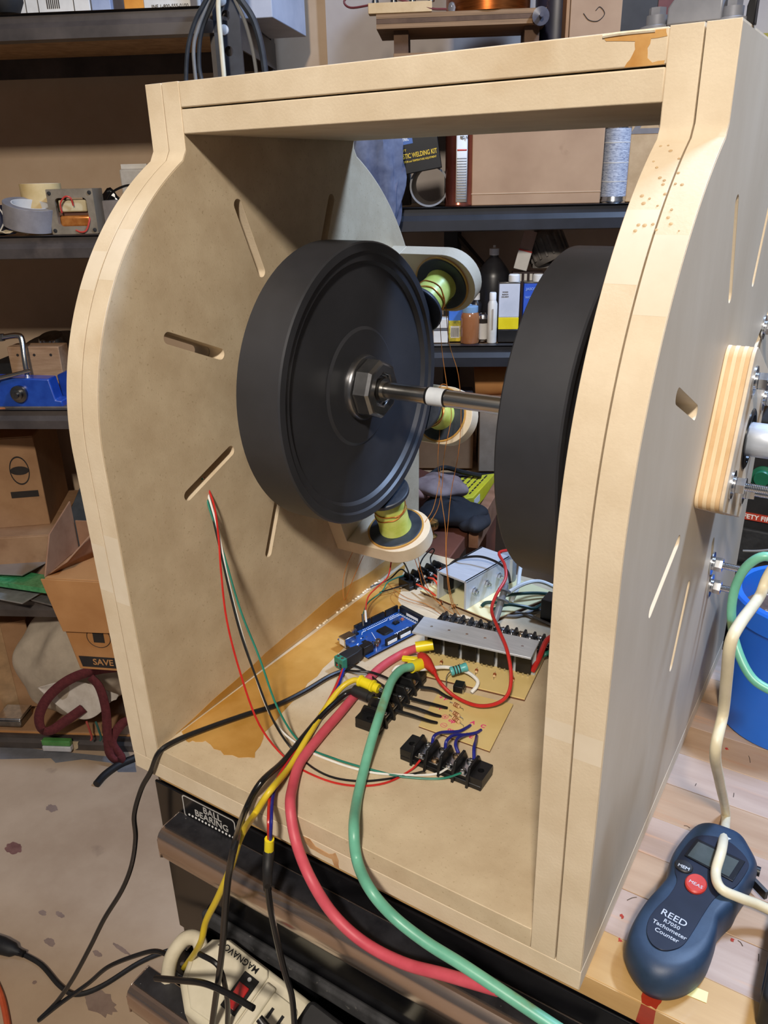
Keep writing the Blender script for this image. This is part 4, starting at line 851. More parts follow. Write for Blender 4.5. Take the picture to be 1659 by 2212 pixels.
sh2 = MB().lathe([(8.4, 21), (13, 21), (13.4, 21.6), (13.4, 42), (13, 42.6), (8.4, 42.6)], 32, XL, close=True).build('shaft_collar', alu, bmnt)
for th, rr_, lab in ((-67.5, 150, 'upper'), (-67.5, 181, 'lower'), (22.5, 160, 'rear')):
    a = math.radians(th); p = (W + .2, SHY + rr_ * math.cos(a), SHZ + rr_ * math.sin(a))
    t = thing('bracket_bolt', {'upper': 'upper of two zinc bolts through the lower rear slot of the right panel', 'lower': 'lower of two zinc bolts through the lower rear slot of the right panel', 'rear': 'zinc bolt in the rear slot at the right photo edge'}[lab], 'bolt', p, 'bolts through the right panel slots')
    bolt('bolt', t, (0, 0, 0), (1, 0, 0), 24)
# ---------------------------------------------------------------- barrier terminal blocks
def screw_head(parent, T, m=None):
    b = MB(); b.lathe([(.3, 0), (3.4, 0), (3.7, .5), (3.5, 1.6), (2.4, 2.4), (.3, 2.6)], 16, T)
    o = b.build('terminal_screw', m or zinc, parent)
    s = MB(); s.box(-2.6, 2.6, -.35, .35, 2.0, 2.75, T); s.box(-.35, .35, -2.6, 2.6, 2.0, 2.75, T); s.build('cross_slot', steel_dk, o)
    return o
screw_brass = mat('tarnished_screw', (206, 176, 140), (224, 196, 162), rough=.25, metal=1)
def tblock(lab, cx, cy, rz, n, pitch, wid=31, ear=13, h=19, row=7.4, z=38.2, skip=()):
    t = thing('terminal_block', lab, 'terminal block', TR(cx, cy, z, rz)); L = n * pitch
    MB().box(-L / 2 - ear, L / 2 + ear, -wid / 2 + 3, wid / 2 - 3, 0, 5).build('base', blk_plastic, t, bev=.8)
    MB().box(-L / 2, L / 2, -wid / 2 + 5, wid / 2 - 5, 5, 9).build('core', blk_plastic, t)
    for k in range(n + 1):
        x = -L / 2 + k * pitch
        MB().prism([(-wid / 2, 0), (wid / 2, 0), (wid / 2 - 1.5, 9), (wid / 2 - 6, h), (-wid / 2 + 6, h), (-wid / 2 + 1.5, 9)], x - 1.3, x + 1.3, YZ).build('barrier', blk_plastic, t, bev=.5)
    for k in range(n):
        x = -L / 2 + (k + .5) * pitch
        if k in skip: continue
        MB().box(x - pitch * .33, x + pitch * .33, -wid / 2 + 4, wid / 2 - 4, 9, 10).build('contact_plate', zinc, t, bev=.2)
        for s in (-1, 1): screw_head(t, TR(x, s * row, 10, rz=23 * k + 40 * s), screw_brass if (k + s) % 3 == 0 else zinc)
    for s in (-1, 1):
        e = MB().prism(rrect(-ear / 2, ear / 2, -wid / 2 + 3.5, wid / 2 - 3.5, 1), 5, 12, TR(s * (L / 2 + ear / 2 + .5)), [arc(0, 0, 3, 0, 330, 11)]).build('mounting_ear', blk_plastic, t, bev=.6)
    return t
tblock('four-way black terminal block at the front of the base with blue wires', 288.5, 118.5, 0, 4, 14.3)
tblock('five-way black terminal block with banana plugs, under the green cable', 196, 175, 92, 5, 15.2, 33)
tblock('long black terminal strip behind the six-transistor heatsink', 236, 343, 5, 12, 11.0, 26, 6, 17, 6)
tblock('small dark terminal block glued at the back left of the base', 90, 428, 73, 4, 13, 28, 10, 18, 6.5)
# ---------------------------------------------------------------- circuit boards
fr4 = mat('tan_circuit_board', (206, 180, 116), (220, 196, 136), rough=.4, scale=10); fr4e = mat('brown_board_edge', (92, 56, 34), (110, 70, 46), rough=.6)
fr4p = mat('pale_circuit_board', (214, 206, 158), (226, 218, 174), rough=.4, scale=10)
solder = mat('solder', (178, 176, 170), (200, 198, 192), rough=.3, metal=1)
band_br = mat('resistor_band', (120, 60, 30), (150, 80, 40), rough=.5); res_m = mat('resistor_body', (206, 172, 124), (222, 190, 146), rough=.4)
def resistor(parent, p, q, r=2.0, m=None, bands=True, z=4.0, lift=0):
    p, q = Vector(p), Vector(q); d = (q - p).normalized(); L = (q - p).length; a, b = p + d * L * .25, p + d * L * .75
    up = Vector((0, 0, r + lift + .2)); T = zto(a + up, b + up); l = (b - a).length
    o = MB().lathe([(.4, 0), (r * .9, .3), (r, l * .12), (r * .82, l * .25), (r * .82, l * .75), (r, l * .88), (r * .9, l - .3), (.4, l)], 14, T).build('resistor', m or res_m, parent)
    if bands:
        for f in (.2, .4, .55, .75): MB().lathe([(r * .8, l * f), (r * 1.02, l * f), (r * 1.02, l * f + .7), (r * .8, l * f + .7)], 14, T, close=True).build('colour_band', band_br, o)
    MB().tube([p, p + Vector((0, 0, r + lift + .2)), a + up], .35, 5, smooth=False).build('lead', solder, o); MB().tube([q, q + Vector((0, 0, r + lift + .2)), b + up], .35, 5, smooth=False).build('lead', solder, o)
    return o
def board(name, lab, corners, z0, th, m, cat='circuit board'):
    c = Vector((sum(p[0] for p in corners) / len(corners), sum(p[1] for p in corners) / len(corners), z0))
    t = thing(name, lab, cat, c)
    MB().prism([(p[0] - c.x, p[1] - c.y) for p in corners], 0, th * .55).build('board_underside', fr4e, t)
    MB().prism([(p[0] - c.x, p[1] - c.y) for p in corners], th * .55 + .02, th).build('board_face', m, t)
    return t, c, z0 + th
# opto board with hand-written marks
sb, sc_, sz = board('opto_board', 'small tan circuit board with handwritten pink marks on the base', [(239, 155), (315, 157), (305, 234), (228, 223)], 38.3, 2.4, fr4)
L3 = lambda x, y, z=None: Vector((x - sc_.x, y - sc_.y, (sz if z is None else z) - sc_.z))
for p, q in (((249, 202), (266, 198)), ((255, 190), (273, 184)), ((258, 183), (278, 175))): resistor(sb, L3(*p), L3(*q), 2.1)
teal = mat('teal_resistor', (74, 158, 160), (96, 180, 180), rough=.35)
tl = MB().lathe([(.5, 0), (4.6, .5), (5, 2.5), (4.4, 4), (4.4, 15), (5, 17), (4.6, 19), (.5, 19.5)], 20, zto(L3(231, 236, 53), L3(243, 248, 56))).build('power_resistor', teal, sb)
for f in (4, 7, 10): MB().lathe([(4.3, f), (4.7, f), (4.7, f + 1.2), (4.3, f + 1.2)], 20, zto(L3(231, 236, 53), L3(243, 248, 56)), close=True).build('colour_band', ink, tl)
MB().tube([L3(231, 236, 53), L3(229, 232, 48), L3(232, 226, 41)], .6, 6).build('lead', solder, tl)
ic = MB().box(-5, 5, -6, 6, 1.5, 9, Matrix.Translation(L3(247, 226)) @ Matrix.Rotation(.2, 4, 'Z')).build('optocoupler', blk_plastic, sb, bev=.4)
for k in range(4): MB().box(4.8, 6.2, -5 + k * 3, -4 + k * 3, 0, 6, Matrix.Translation(L3(247, 226)) @ Matrix.Rotation(.2, 4, 'Z')).build('chip_pin', solder, ic)
pink = mat('pink_marker', (206, 40, 110), (220, 60, 128), rough=.6)
def mark(s, x, y, size, rot=-28, **k): return text('marker_writing', s, size, pink, sb, Matrix.Translation(L3(x, y, sz + .12)) @ Matrix.Rotation(math.radians(rot + 28), 4, 'Z'), depth=.06, bold=.22, **k)
mark('+ P', 239, 206, 7); mark('- P', 243, 190, 7); mark('op', 264, 178, 7); mark('op', 270, 165, 7); mark('A', 283, 186, 7); mark('C', 294, 186, 7); mark('E', 291, 166, 7)
def ringm(x, y, plus):
    b = MB(); b.lathe([(2.9, 0), (3.4, 0), (3.4, .1), (2.9, .1)], 20, Matrix.Translation(L3(x, y, sz + .02)), close=True)
    b.box(-2, 2, -.3, .3, 0, .1, Matrix.Translation(L3(x, y, sz + .02)))
    if plus: b.box(-.3, .3, -2, 2, 0, .1, Matrix.Translation(L3(x, y, sz + .02)))
    b.build('marker_ring', pink, sb)
ringm(255, 180, True); ringm(260, 168, False)
# six-transistor board
tb_, tc_, tz_ = board('transistor_board', 'tan circuit board carrying six black transistors under an aluminium angle', [(182, 229), (312, 247), (301, 331), (171, 313)], 38.3, 3.4, fr4)
HS = Matrix.Translation((242 - tc_.x, 282 - tc_.y, tz_ - tc_.z)) @ Matrix.Rotation(math.radians(7.6), 4, 'Z')
hs = MB().box(-64, 64, 0, 2.5, 0, 40, HS).build('heatsink_angle', alu, tb_, bev=.3)
MB().box(-66, 66, -32, 3, 40, 42.6, HS).build('heatsink_flange', alu, hs, bev=.4)
for k in range(6):
    x = -50 + k * 20.4
    MB().lathe([(.3, 0), (1.6, 0), (1.6, .15), (.3, .15)], 10, HS @ TR(x, -14, 42.6)).build('rivet_hole', zinc, hs)
    tr_ = MB().box(x - 8.4, x + 8.4, -6, -.3, 4, 39, HS).build('transistor', blk_plastic, tb_, bev=.7)
    SCW = HS @ Matrix.Translation((x, -6, 28)) @ Matrix.Rotation(math.radians(90), 4, 'X')
    MB().lathe([(.3, 0), (4.2, 0), (4.2, .8), (3, 1), (3, 3.2), (1.6, 3.4), (1.6, 6), (.3, 6.2)], 16, SCW).build('mounting_screw', zinc, tr_)
    for s in (-5.4, 0, 5.4): MB().box(x + s - .9, x + s + .9, -5, -4, 0, 4.2, HS).build('transistor_leg', solder, tr_)
    if 1 <= k: 
        a = HS @ Vector((x - 8, -13, 0)); b = HS @ Vector((x - 6, -25, 0)); resistor(tb_, a, b, 1.7, lift=.5)
# back board with aluminium channel
bb, bc_, bz_ = board('driver_board', 'pale circuit board with aluminium channel heatsink at the back of the base', [(106, 390), (218, 368), (262, 470), (150, 492)], 42.0, 2.6, fr4p)
for dx, dy in ((112, 394), (212, 374), (252, 466), (152, 484)): MB().lathe([(3, -3.6), (3, 0)], 10, Matrix.Translation((dx - bc_.x, dy - bc_.y, 0))).build('standoff', blk_plastic, bb)
TOPZ = 84.0
P = [at(x, y, 'z', TOPZ) for x, y in ((960, 1233), (1007, 1257), (1100, 1203), (1052, 1183))]
e1 = (P[3] - P[0]); e1.z = 0; ln = 92.0; e1.normalize(); e2 = Vector((-e1.y, e1.x, 0)); wd_ = 46.0
CH = axes(P[1] - Vector((bc_.x, bc_.y, bc_.z)) - Vector((0, 0, TOPZ - bz_)), e1, e2, (0, 0, 1))
hh = TOPZ - bz_
ch_ = MB().box(0, ln, 0, 2.8, .1, hh, CH).build('channel_wall', alu, bb, bev=.3)
MB().box(0, ln, wd_ - 2.8, wd_, .1, hh, CH).build('channel_wall', alu, bb, bev=.3)
MB().box(0, ln, 0, wd_, hh - 2.8, hh, CH).build('channel_top', alu, bb, bev=.4)
for k in (16, 42, 68):
    T_ = CH @ Matrix.Translation((k, 0, hh * .52)) @ Matrix.Rotation(math.radians(90), 4, 'X')
    MB().lathe([(.4, 0), (5, 0), (5, .8), (4.2, 1), (4.2, 4), (2, 4.2), (2, 7), (.4, 7.2)], 6, T_).build('channel_nut', zinc, ch_, sharp=20)
MB().box(2, 12, wd_ - 18, wd_ - 8, hh - 24, hh - 6, CH).build('regulator', blk_plastic, bb, bev=1)
for a, b in (((-14, wd_ - 14), (-4, wd_ - 12)), ((-10, 18), (2, 14))): resistor(bb, CH @ Vector((*a, 0)), CH @ Vector((*b, 0)), 1.8)
cp = thing('capacitor', 'grey cylindrical capacitor standing at the end of the aluminium channel', 'capacitor', Matrix.Translation(Vector((bc_.x, bc_.y, bc_.z))) @ CH @ Matrix.Translation((ln + 9, 8, .2)))
MB().lathe([(1, 0), (10, 0), (10.5, 1), (10.5, 37), (9.5, 38.5), (7, 38), (1, 38)], 28).build('capacitor_can', mat('grey_sleeve', (128, 134, 142), (146, 152, 160), rough=.35), cp)
MB().box(-10.7, -10.4, -2, 2, 2, 34, Matrix.Rotation(.9, 4, 'Z')).build('polarity_stripe', paper, cp)
# ---------------------------------------------------------------- microcontroller board
ARA = math.degrees(math.atan2(101, 28))
mc = thing('microcontroller_board', 'blue microcontroller board with black pin headers and silver USB socket', 'circuit board', TR(132, 226, 41, ARA))
pcb_blue = mat('blue_solder_mask', (20, 62, 128), (28, 76, 146), rough=.3, scale=20, coat=.3)
MB().prism([(0, 0), (98, 0), (101.6, 4), (101.6, 53.3), (0, 53.3)], 1.5, 3.2).build('printed_board', pcb_blue, mc, bev=.2)
silk = mat('white_silkscreen', (214, 220, 228), (228, 232, 238), rough=.5)
pb = MB()
for i in range(14): pb.lathe([(.5, 0), (.5, 1.5)], 5, TR(8 + i * 6.5, 2.5, 0)); pb.lathe([(.5, 0), (.5, 1.5)], 5, TR(8 + i * 6.5, 50.5, 0))
pb.build('solder_pins', solder, mc)
MB().box(-6, 10.5, 31.5, 43.5, 3.2, 14).build('usb_socket', zinc, mc, bev=.5)
MB().box(-6.3, -5.9, 33.5, 41.5, 5, 12).build('usb_opening', paper, mc)
MB().box(-1.5, 12.5, 3.5, 12.5, 3.2, 14).build('power_jack', blk_plastic, mc, bev=.6)
def header(x0, x1, y, n, lab_y=None, rot=False):
    if not rot:
        h_ = MB().box(x0, x1, y - 1.3, y + 1.3, 3.2, 11.7).build('pin_header', blk_plastic, mc, bev=.1)
        for k in range(n): MB().box(x0 + (k + .5) * (x1 - x0) / n - .5, x0 + (k + .5) * (x1 - x0) / n + .5, y - .5, y + .5, 11.72, 11.82).build('header_socket', steel_dk, h_)
    else:
        h_ = MB().box(x0, x1, y, n, 3.2, 11.7).build('pin_header', blk_plastic, mc, bev=.1)
    return h_
header(24, 49.5, 50.8, 10); header(51, 71.3, 50.8, 8); header(73.5, 93.8, 50.8, 8)
header(30, 48, 2.5, 6); header(50.2, 70.5, 2.5, 8); header(72.8, 93, 2.5, 8)
h_ = MB().box(93.5, 98.6, 5, 47, 3.2, 11.7).build('pin_header', blk_plastic, mc, bev=.1)
for k in range(16):
    for s in (0, 2.54): MB().box(94.4 + s, 95.2 + s, 6.6 + k * 2.5, 7.4 + k * 2.5, 11.72, 11.82).build('header_socket', steel_dk, h_)
for x0, x1, y in ((32, 46, .6), (52, 68, .6), (75, 90, .6)): MB().box(x0, x1, y - .1 + 4.2 - 4.6, y + .2, 4.5, 8.2, TR(0, .35, 0)).build('header_label', silk, mc)
MB().box(92.9, 93.3, 14, 34, 4.5, 8).build('header_label', silk, mc)
chip = MB().box(44, 58, 20, 34, 3.4, 5.0, TR(0, 0, 0)).build('main_chip', blk_plastic, mc, bev=.2)
cpn = MB()
for k in range(25):
    o_ = 44.6 + k * .54; cpn.box(o_, o_ + .3, 18.8, 35.2, 3.25, 3.7)
    o_ = 20.6 + k * .54; cpn.box(42.8, 59.2, o_, o_ + .3, 3.25, 3.7)
cpn.build('chip_pins', solder, chip)
MB().box(15, 21, 22, 28, 3.3, 4.4).build('usb_chip', blk_plastic, mc, bev=.2)
MB().box(13, 22, 16.5, 19.5, 3.3, 6).build('crystal', zinc, mc, bev=.8)
for x, y in ((21, 8.5), (27, 12)): 
    c_ = MB().lathe([(.5, 3.2), (3.3, 3.2), (3.3, 8.6), (3, 9), (.5, 9)], 18, TR(x, y, 0)).build('capacitor', zinc, mc); MB().box(-3, -.4, -2.2, 2.2, 9, 9.1, TR(x, y, 0)).build('capacitor_mark', ink, c_)
hp = MB().box(69, 76, 28, 33.5, 3.2, 5.6).build('programming_header', blk_plastic, mc)
for i in range(3):
    for j in range(2): MB().box(70 + i * 2.4, 70.6 + i * 2.4, 29.4 + j * 2.4, 30 + j * 2.4, 5.6, 11).build('header_pin', solder, hp)
hp2 = MB().box(16, 24, 43, 48.4, 3.2, 5.6).build('programming_header', blk_plastic, mc)
for i in range(3):
    for j in range(2): MB().box(17 + i * 2.4, 17.6 + i * 2.4, 44.4 + j * 2.4, 45 + j * 2.4, 5.6, 11).build('header_pin', solder, hp2)
rb_ = MB().box(80, 85.5, 27.5, 33, 3.2, 5).build('reset_button', zinc, mc); MB().lathe([(.3, 5), (1.8, 5), (1.8, 6.4), (.3, 6.4)], 12, TR(82.7, 30.2, 0)).build('button_cap', mat('red_brown_cap', (150, 84, 72), (166, 98, 84), rough=.5), rb_)
text('board_lettering', 'ARDUINO', 5.2, silk, mc, Matrix.Translation((66, 13, 3.25)) , depth=.05, bold=.15)
def silkline(x0, y0, x1, y1): MB().tube([(x0, y0, 3.22), (x1, y1, 3.22)], .35, 4, smooth=False).build('silkscreen_line', silk, mc)
silkline(30, 44, 70, 44); silkline(30, 44, 26, 40); silkline(70, 44, 72, 46); silkline(90, 10, 90, 42); silkline(72, 42, 90, 42); silkline(30, 18, 38, 36)
for k in range(20): MB().box(34 + k * 2.6, 35 + k * 2.6, 46.5, 47.8, 3.21, 3.3).build('silkscreen_mark', silk, mc)
for k in range(10): MB().box(74 + k * 1.8, 75 + k * 1.8, 44, 45.4, 3.21, 3.3).build('silkscreen_mark', silk, mc); MB().box(91, 92.2, 9 + k * 3.6, 10.6 + k * 3.6, 3.21, 3.3).build('silkscreen_mark', silk, mc)
rs_ = random.Random(12)
for k in range(18):
    x, y = rs_.uniform(4, 36), rs_.uniform(14, 44); MB().box(x, x + 1.6, y, y + .9, 3.2, 3.9).build('chip_component', (silk, solder, blk_plastic)[k % 3], mc)
# DC plug adaptor with green screw terminal
dc = thing('power_plug_adaptor', 'black barrel plug with green screw terminal in the blue board', 'connector', TR(132, 226, 42.5, ARA + 4) @ Matrix.Translation((-3.4, 8.5, 0)))
MB().prism([(-26, -7), (-10, -7), (0, -4.6), (0, 4.6), (-10, 7), (-26, 7)], 1, 14).build('plug_body', blk_matte, dc, bev=1)
gt = MB().box(-33, -26.2, -7, 7, 1, 14).build('screw_terminal', mat('green_terminal', (40, 116, 96), (56, 134, 112), rough=.45), dc, bev=.6)
for s in (-3.2, 3.2): MB().lathe([(.3, 14), (1.8, 14), (1.8, 14.3), (.3, 14.3)], 10, TR(-29.5, s, 0)).build('terminal_screw', zinc, gt); MB().box(-33.3, -33, s - 1.6, s + 1.6, 3, 8).build('wire_entry', blk_plastic, gt)
# ---------------------------------------------------------------- wires and leads
def depth_of(p): return (CR @ (Vector(p) - CC)).z
def air(p0, mids, p1):
    """path that leaves p0, passes the photo pixels in mids and ends at p1, depth changing evenly between the ends"""
    d0, d1 = depth_of(p0), depth_of(p1); n = len(mids) + 1
    return [Vector(p0)] + [deep(x, y, d0 + (d1 - d0) * (i + 1) / n) for i, (x, y) in enumerate(mids)] + [Vector(p1)]
def on(L, z): return [at(x, y, 'z', z) for x, y in L]
def fr(L, y): return [at(a, b, 'y', y) for a, b in L]
def wire(name, lab, pts, r, m, group=None, cat='wire', n=8, res=6):
    o = MB().tube(pts, r, n, res).build(name, m); return tag(o, lab, cat, group)
W_PINK = mat('pink_insulation', (190, 68, 84), (206, 86, 100), rough=.5); W_TEAL = mat('teal_insulation', (96, 166, 140), (116, 186, 158), rough=.38, c3=(122, 128, 80), s3=20, lo3=.6, hi3=.68)
W_YEL = mat('yellow_insulation', (206, 178, 34), (224, 198, 56), rough=.4); W_BLK = mat('black_insulation', (18, 18, 20), (28, 28, 30), rough=.28)
W_RED = mat('red_insulation', (178, 32, 28), (196, 48, 42), rough=.35); W_WHT = mat('white_insulation', (220, 220, 216), (234, 234, 230), rough=.4)
W_BLU = mat('blue_insulation', (24, 30, 116), (36, 44, 140), rough=.35); W_GRN = mat('green_insulation', (26, 110, 92), (40, 130, 110), rough=.4); W_DGR = mat('dark_green_insulation', (14, 48, 44), (24, 62, 56), rough=.35)
YSH = mat('yellow_heatshrink', (226, 204, 20), (238, 220, 44), rough=.35)
# thick pink and green leads from the transistor board, over the base edge and down the chest
A = at(912, 1396, 'z', 56)
t = thing('pink_lead', 'thick pink cable crossing the base and drooping over the drawer handle', 'cable', A)
MB().tube([A] + on([(870, 1412), (820, 1444), (775, 1492), (735, 1540), (690, 1592), (648, 1648), (632, 1700)], 43.5) + [at(628, 1752, 'y', -1) + Vector((0, 0, 4))] + fr([(640, 1820)], -14) + fr([(672, 1900), (720, 1975), (785, 2035), (870, 2080), (960, 2105), (1075, 2138)], -30), 4.7, 12).build('insulation', W_PINK, t, w=True)
MB().cyl(A - Vector((6, 4, 1)), A + Vector((10, 7, 1.5)), 6.2, 16).build('heatshrink_sleeve', YSH, t, w=True)
A = at(905, 1436, 'z', 58)
t = thing('green_lead', 'thick sea green cable crossing the base and hanging down to the lower right', 'cable', A)
MB().tube([at(890, 1441, 'z', 62), at(868, 1446, 'z', 65), at(848, 1468, 'z', 66), at(835, 1500, 'z', 66), at(815, 1560, 'z', 62), at(797, 1620, 'z', 52)] + on([(782, 1680), (770, 1735)], 44) + [at(765, 1800, 'y', -1) + Vector((0, 0, 4))] + fr([(772, 1860)], -12) + fr([(800, 1922), (850, 1980), (920, 2035), (1000, 2085), (1090, 2145), (1190, 2212), (1280, 2270)], -30), 4.6, 12).build('insulation', W_TEAL, t, w=True)
MB().cyl(at(888, 1441, 'z', 61), at(912, 1434, 'z', 58), 6.6, 16).build('heatshrink_sleeve', YSH, t, w=True)
MB().box(-9, 9, -3, 3, -2.5, 2.5, Matrix.Translation(at(886, 1424, 'z', 58)) @ Matrix.Rotation(.35, 4, 'Z')).build('yellow_tag', YSH, t, w=True, bev=1)
# banana leads
A = at(828, 1492, 'z', 62)
t = thing('yellow_banana_lead', 'yellow banana plug lead running from the terminal block over the base edge', 'cable', A)
a0, a1 = at(776, 1470, 'z', 62), at(818, 1488, 'z', 60)
MB().lathe([(3.6, 0), (6.4, .5), (6.4, 2.5), (5.4, 3.5), (5.6, (a1 - a0).length * .62), (6.8, (a1 - a0).length * .66), (6.8, (a1 - a0).length * .74), (5, (a1 - a0).length * .78), (5, (a1 - a0).length), (2, (a1 - a0).length)], 18, zto(a0, a1)).build('banana_plug', YSH, t, w=True)
MB().cyl(a1, at(834, 1496, 'z', 56), 2, 10).build('plug_pin', zinc, t, w=True)
MB().tube([a0 + (a1 - a0) * .05, at(762, 1470, 'z', 61), at(735, 1488, 'z', 54)] + on([(700, 1535), (660, 1600), (622, 1662)], 43) + [at(585, 1715, 'y', -1) + Vector((0, 0, 4))] + fr([(548, 1762)], -14) + fr([(520, 1806), (500, 1870), (470, 1940), (445, 1990), (432, 2040)], -60) + fr([(402, 2085), (374, 2122), (362, 2160), (358, 2195)], -32), 3.0, 10).build('insulation', W_YEL, t, w=True)
A = at(812, 1506, 'z', 58)
t = thing('black_banana_lead', 'black banana plug lead beside the yellow one, hanging to the bottom edge', 'cable', A)
b0, b1 = at(762, 1490, 'z', 54), at(806, 1508, 'z', 53)
MB().lathe([(3.4, 0), (5.4, 1), (5.8, 4), (5.8, (b1 - b0).length * .8), (4.6, (b1 - b0).length * .84), (4.6, (b1 - b0).length), (2, (b1 - b0).length)], 18, zto(b0, b1)).build('banana_plug', blk_matte, t, w=True)
MB().cyl(b1, at(828, 1514, 'z', 52), 2, 10).build('plug_pin', zinc, t, w=True)
MB().tube([b0 + (b1 - b0) * .05, at(742, 1502, 'z', 48)] + on([(700, 1540), (655, 1592), (612, 1645)], 43) + [at(563, 1702, 'y', -1) + Vector((0, 0, 5))] + fr([(528, 1756)], -16) + fr([(508, 1822), (494, 1890), (487, 1960), (482, 2030), (474, 2100), (464, 2170), (455, 2240)], -78), 2.9, 10).build('insulation', W_BLK, t, w=True)
# sensor wires from the left panel slot to the front terminal block
S0 = at(442, 1030, 'x', 30)
sens = (('red', W_RED, [(462, 1090), (472, 1160), (478, 1240), (490, 1340), (518, 1450), (560, 1565)], [(620, 1640), (690, 1680), (760, 1697), (830, 1692), (885, 1665)], (908, 1642)),
        ('white', W_WHT, [(456, 1090), (472, 1150), (490, 1240), (512, 1330), (545, 1440), (590, 1555)], [(650, 1612), (720, 1645), (800, 1668), (880, 1674), (940, 1672)], (966, 1660)),
        ('black', W_BLK, [(458, 1110), (474, 1180), (494, 1270), (520, 1370), (552, 1460), (592, 1560)], [(640, 1628), (700, 1672), (770, 1687), (840, 1682), (890, 1672)], (916, 1666)),
        ('green', W_GRN, [(450, 1090), (466, 1140), (490, 1220), (520, 1320), (560, 1420), (600, 1530)], [(650, 1605), (720, 1638), (800, 1662), (870, 1678), (950, 1682)], (996, 1670)))
for nm, m, mids, fl_, e in sens:
    end = at(*fl_[0], 'z', 40); p = air(S0 + Vector((0, random.uniform(-4, 4), 0)), mids, end)
    wire('sensor_wire', 'thin %s sensor wire from the panel slot to the front terminal block' % nm, p + on(fl_[1:], 40) + [at(*e, 'z', 50)], 1.05, m, 'four sensor wires', n=6)
# black two-core power cord up from the floor
pc = [deep(374, 2070, 850), deep(340, 2055, 865), deep(300, 2062, 880), deep(235, 2088, 900), deep(190, 2125, 915), deep(130, 2168, 925), deep(84, 2204, 930), deep(110, 2178, 930)]
cordpts = air(deep(130, 2155, 925), [(160, 2110), (195, 2045), (225, 1985), (262, 1925), (284, 1870), (293, 1810), (290, 1760), (305, 1705), (325, 1668)], at(345, 1632, 'y', -3) + Vector((0, 0, 4)))
wire('twin_flex_lead', 'black two-core power cord looping up over the left base corner', pc + cordpts + on([(385, 1598), (450, 1572), (530, 1544), (600, 1522), (660, 1492), (710, 1462), (745, 1448)], 42.5), 2.6, W_BLK, cat='cord')
J = at(745, 1448, 'z', 42.5)
wire('cord_core', 'upper split core of the black power cord reaching the terminal block', [J] + on([(762, 1438), (790, 1450), (812, 1470)], 46) + [at(832, 1484, 'z', 52)], 1.4, W_BLK, 'cord cores')
wire('cord_core', 'lower split core of the black power cord with a white stripe', [J] + on([(770, 1450), (800, 1452), (830, 1462)], 50) + [at(848, 1472, 'z', 52)], 1.4, W_BLK, 'cord cores')
wire('mains_lead', 'black mains lead with moulded connector lying across the floor', on([(48, 2060), (90, 2085), (130, 2130), (165, 2148), (220, 2130), (300, 2080), (360, 2055), (410, 2045)], FLZ + 6), 5, blk_matte, cat='cord')
cn = thing('inline_connector', 'black moulded inline connector at the left photo edge on the floor', 'connector', at(20, 2045, 'z', FLZ))
c0, c1 = at(-30, 2030, 'z', FLZ + 16), at(52, 2061, 'z', FLZ + 12)
MB().lathe([(6, 0), (16, 4), (17, 40), (14, 70), (8, (c1 - c0).length - 20), (6, (c1 - c0).length)], 12, zto(c0, c1)).build('connector_shell', blk_matte, cn, w=True)
MB().lathe([(5, -14), (7, -12), (7, 0), (5, 0)], 10, zto(c1, c1 + (c1 - c0))).build('strain_relief', blk_plastic, cn, w=True)
wire('extension_cable', 'orange extension cable crossing the bottom left corner of the floor', on([(-20, 2100), (2, 2150), (14, 2200), (22, 2260)], FLZ + 6), 6, mat('orange_cable', (196, 84, 48), (214, 100, 62), rough=.5), cat='cable')
# red and blue pair from the green terminal
D0 = dc and (rootmat(dc) @ Vector((-33, -3, 5))); D1 = rootmat(dc) @ Vector((-33, 3, 5))
for nm, m, p0, off in (('red', W_RED, D1, 0), ('blue', W_BLU, D0, 6)):
    mid = [at(742 + off * .3, 1440, 'z', 46)] + on([(722 + off, 1490), (700 + off, 1530), (670 + off, 1580), (625 + off, 1640), (598 + off, 1685)], 41)
    wire('supply_wire', '%s supply wire from the green terminal down to the yellow joint' % nm, [p0] + mid + [at(584 + off, 1728, 'y', -1) + Vector((0, 0, 3))] + fr([(580 + off, 1775), (581 + off * .5, 1818)], -24), 1.5, m, 'red and blue supply pair')
SL = fr([(582, 1812), (581, 1840)], -24)
t = thing('sleeved_cable', 'black sleeved cable below the yellow joint, hanging past the drawer handle', 'cable', SL[0])
MB().cyl(SL[0], SL[1], 4.2, 12).build('heatshrink_sleeve', YSH, t, w=True)
MB().tube([SL[1]] + fr([(578, 1880), (578, 1920)], -34), lambda t_: 5 - 1.2 * t_, 10).build('heatshrink_tail', blk_matte, t, w=True)
MB().tube(fr([(578, 1915), (584, 1960), (598, 2030), (615, 2100), (630, 2150), (636, 2212), (638, 2260)], -60), 2.6, 8).build('insulation', W_BLK, t, w=True)
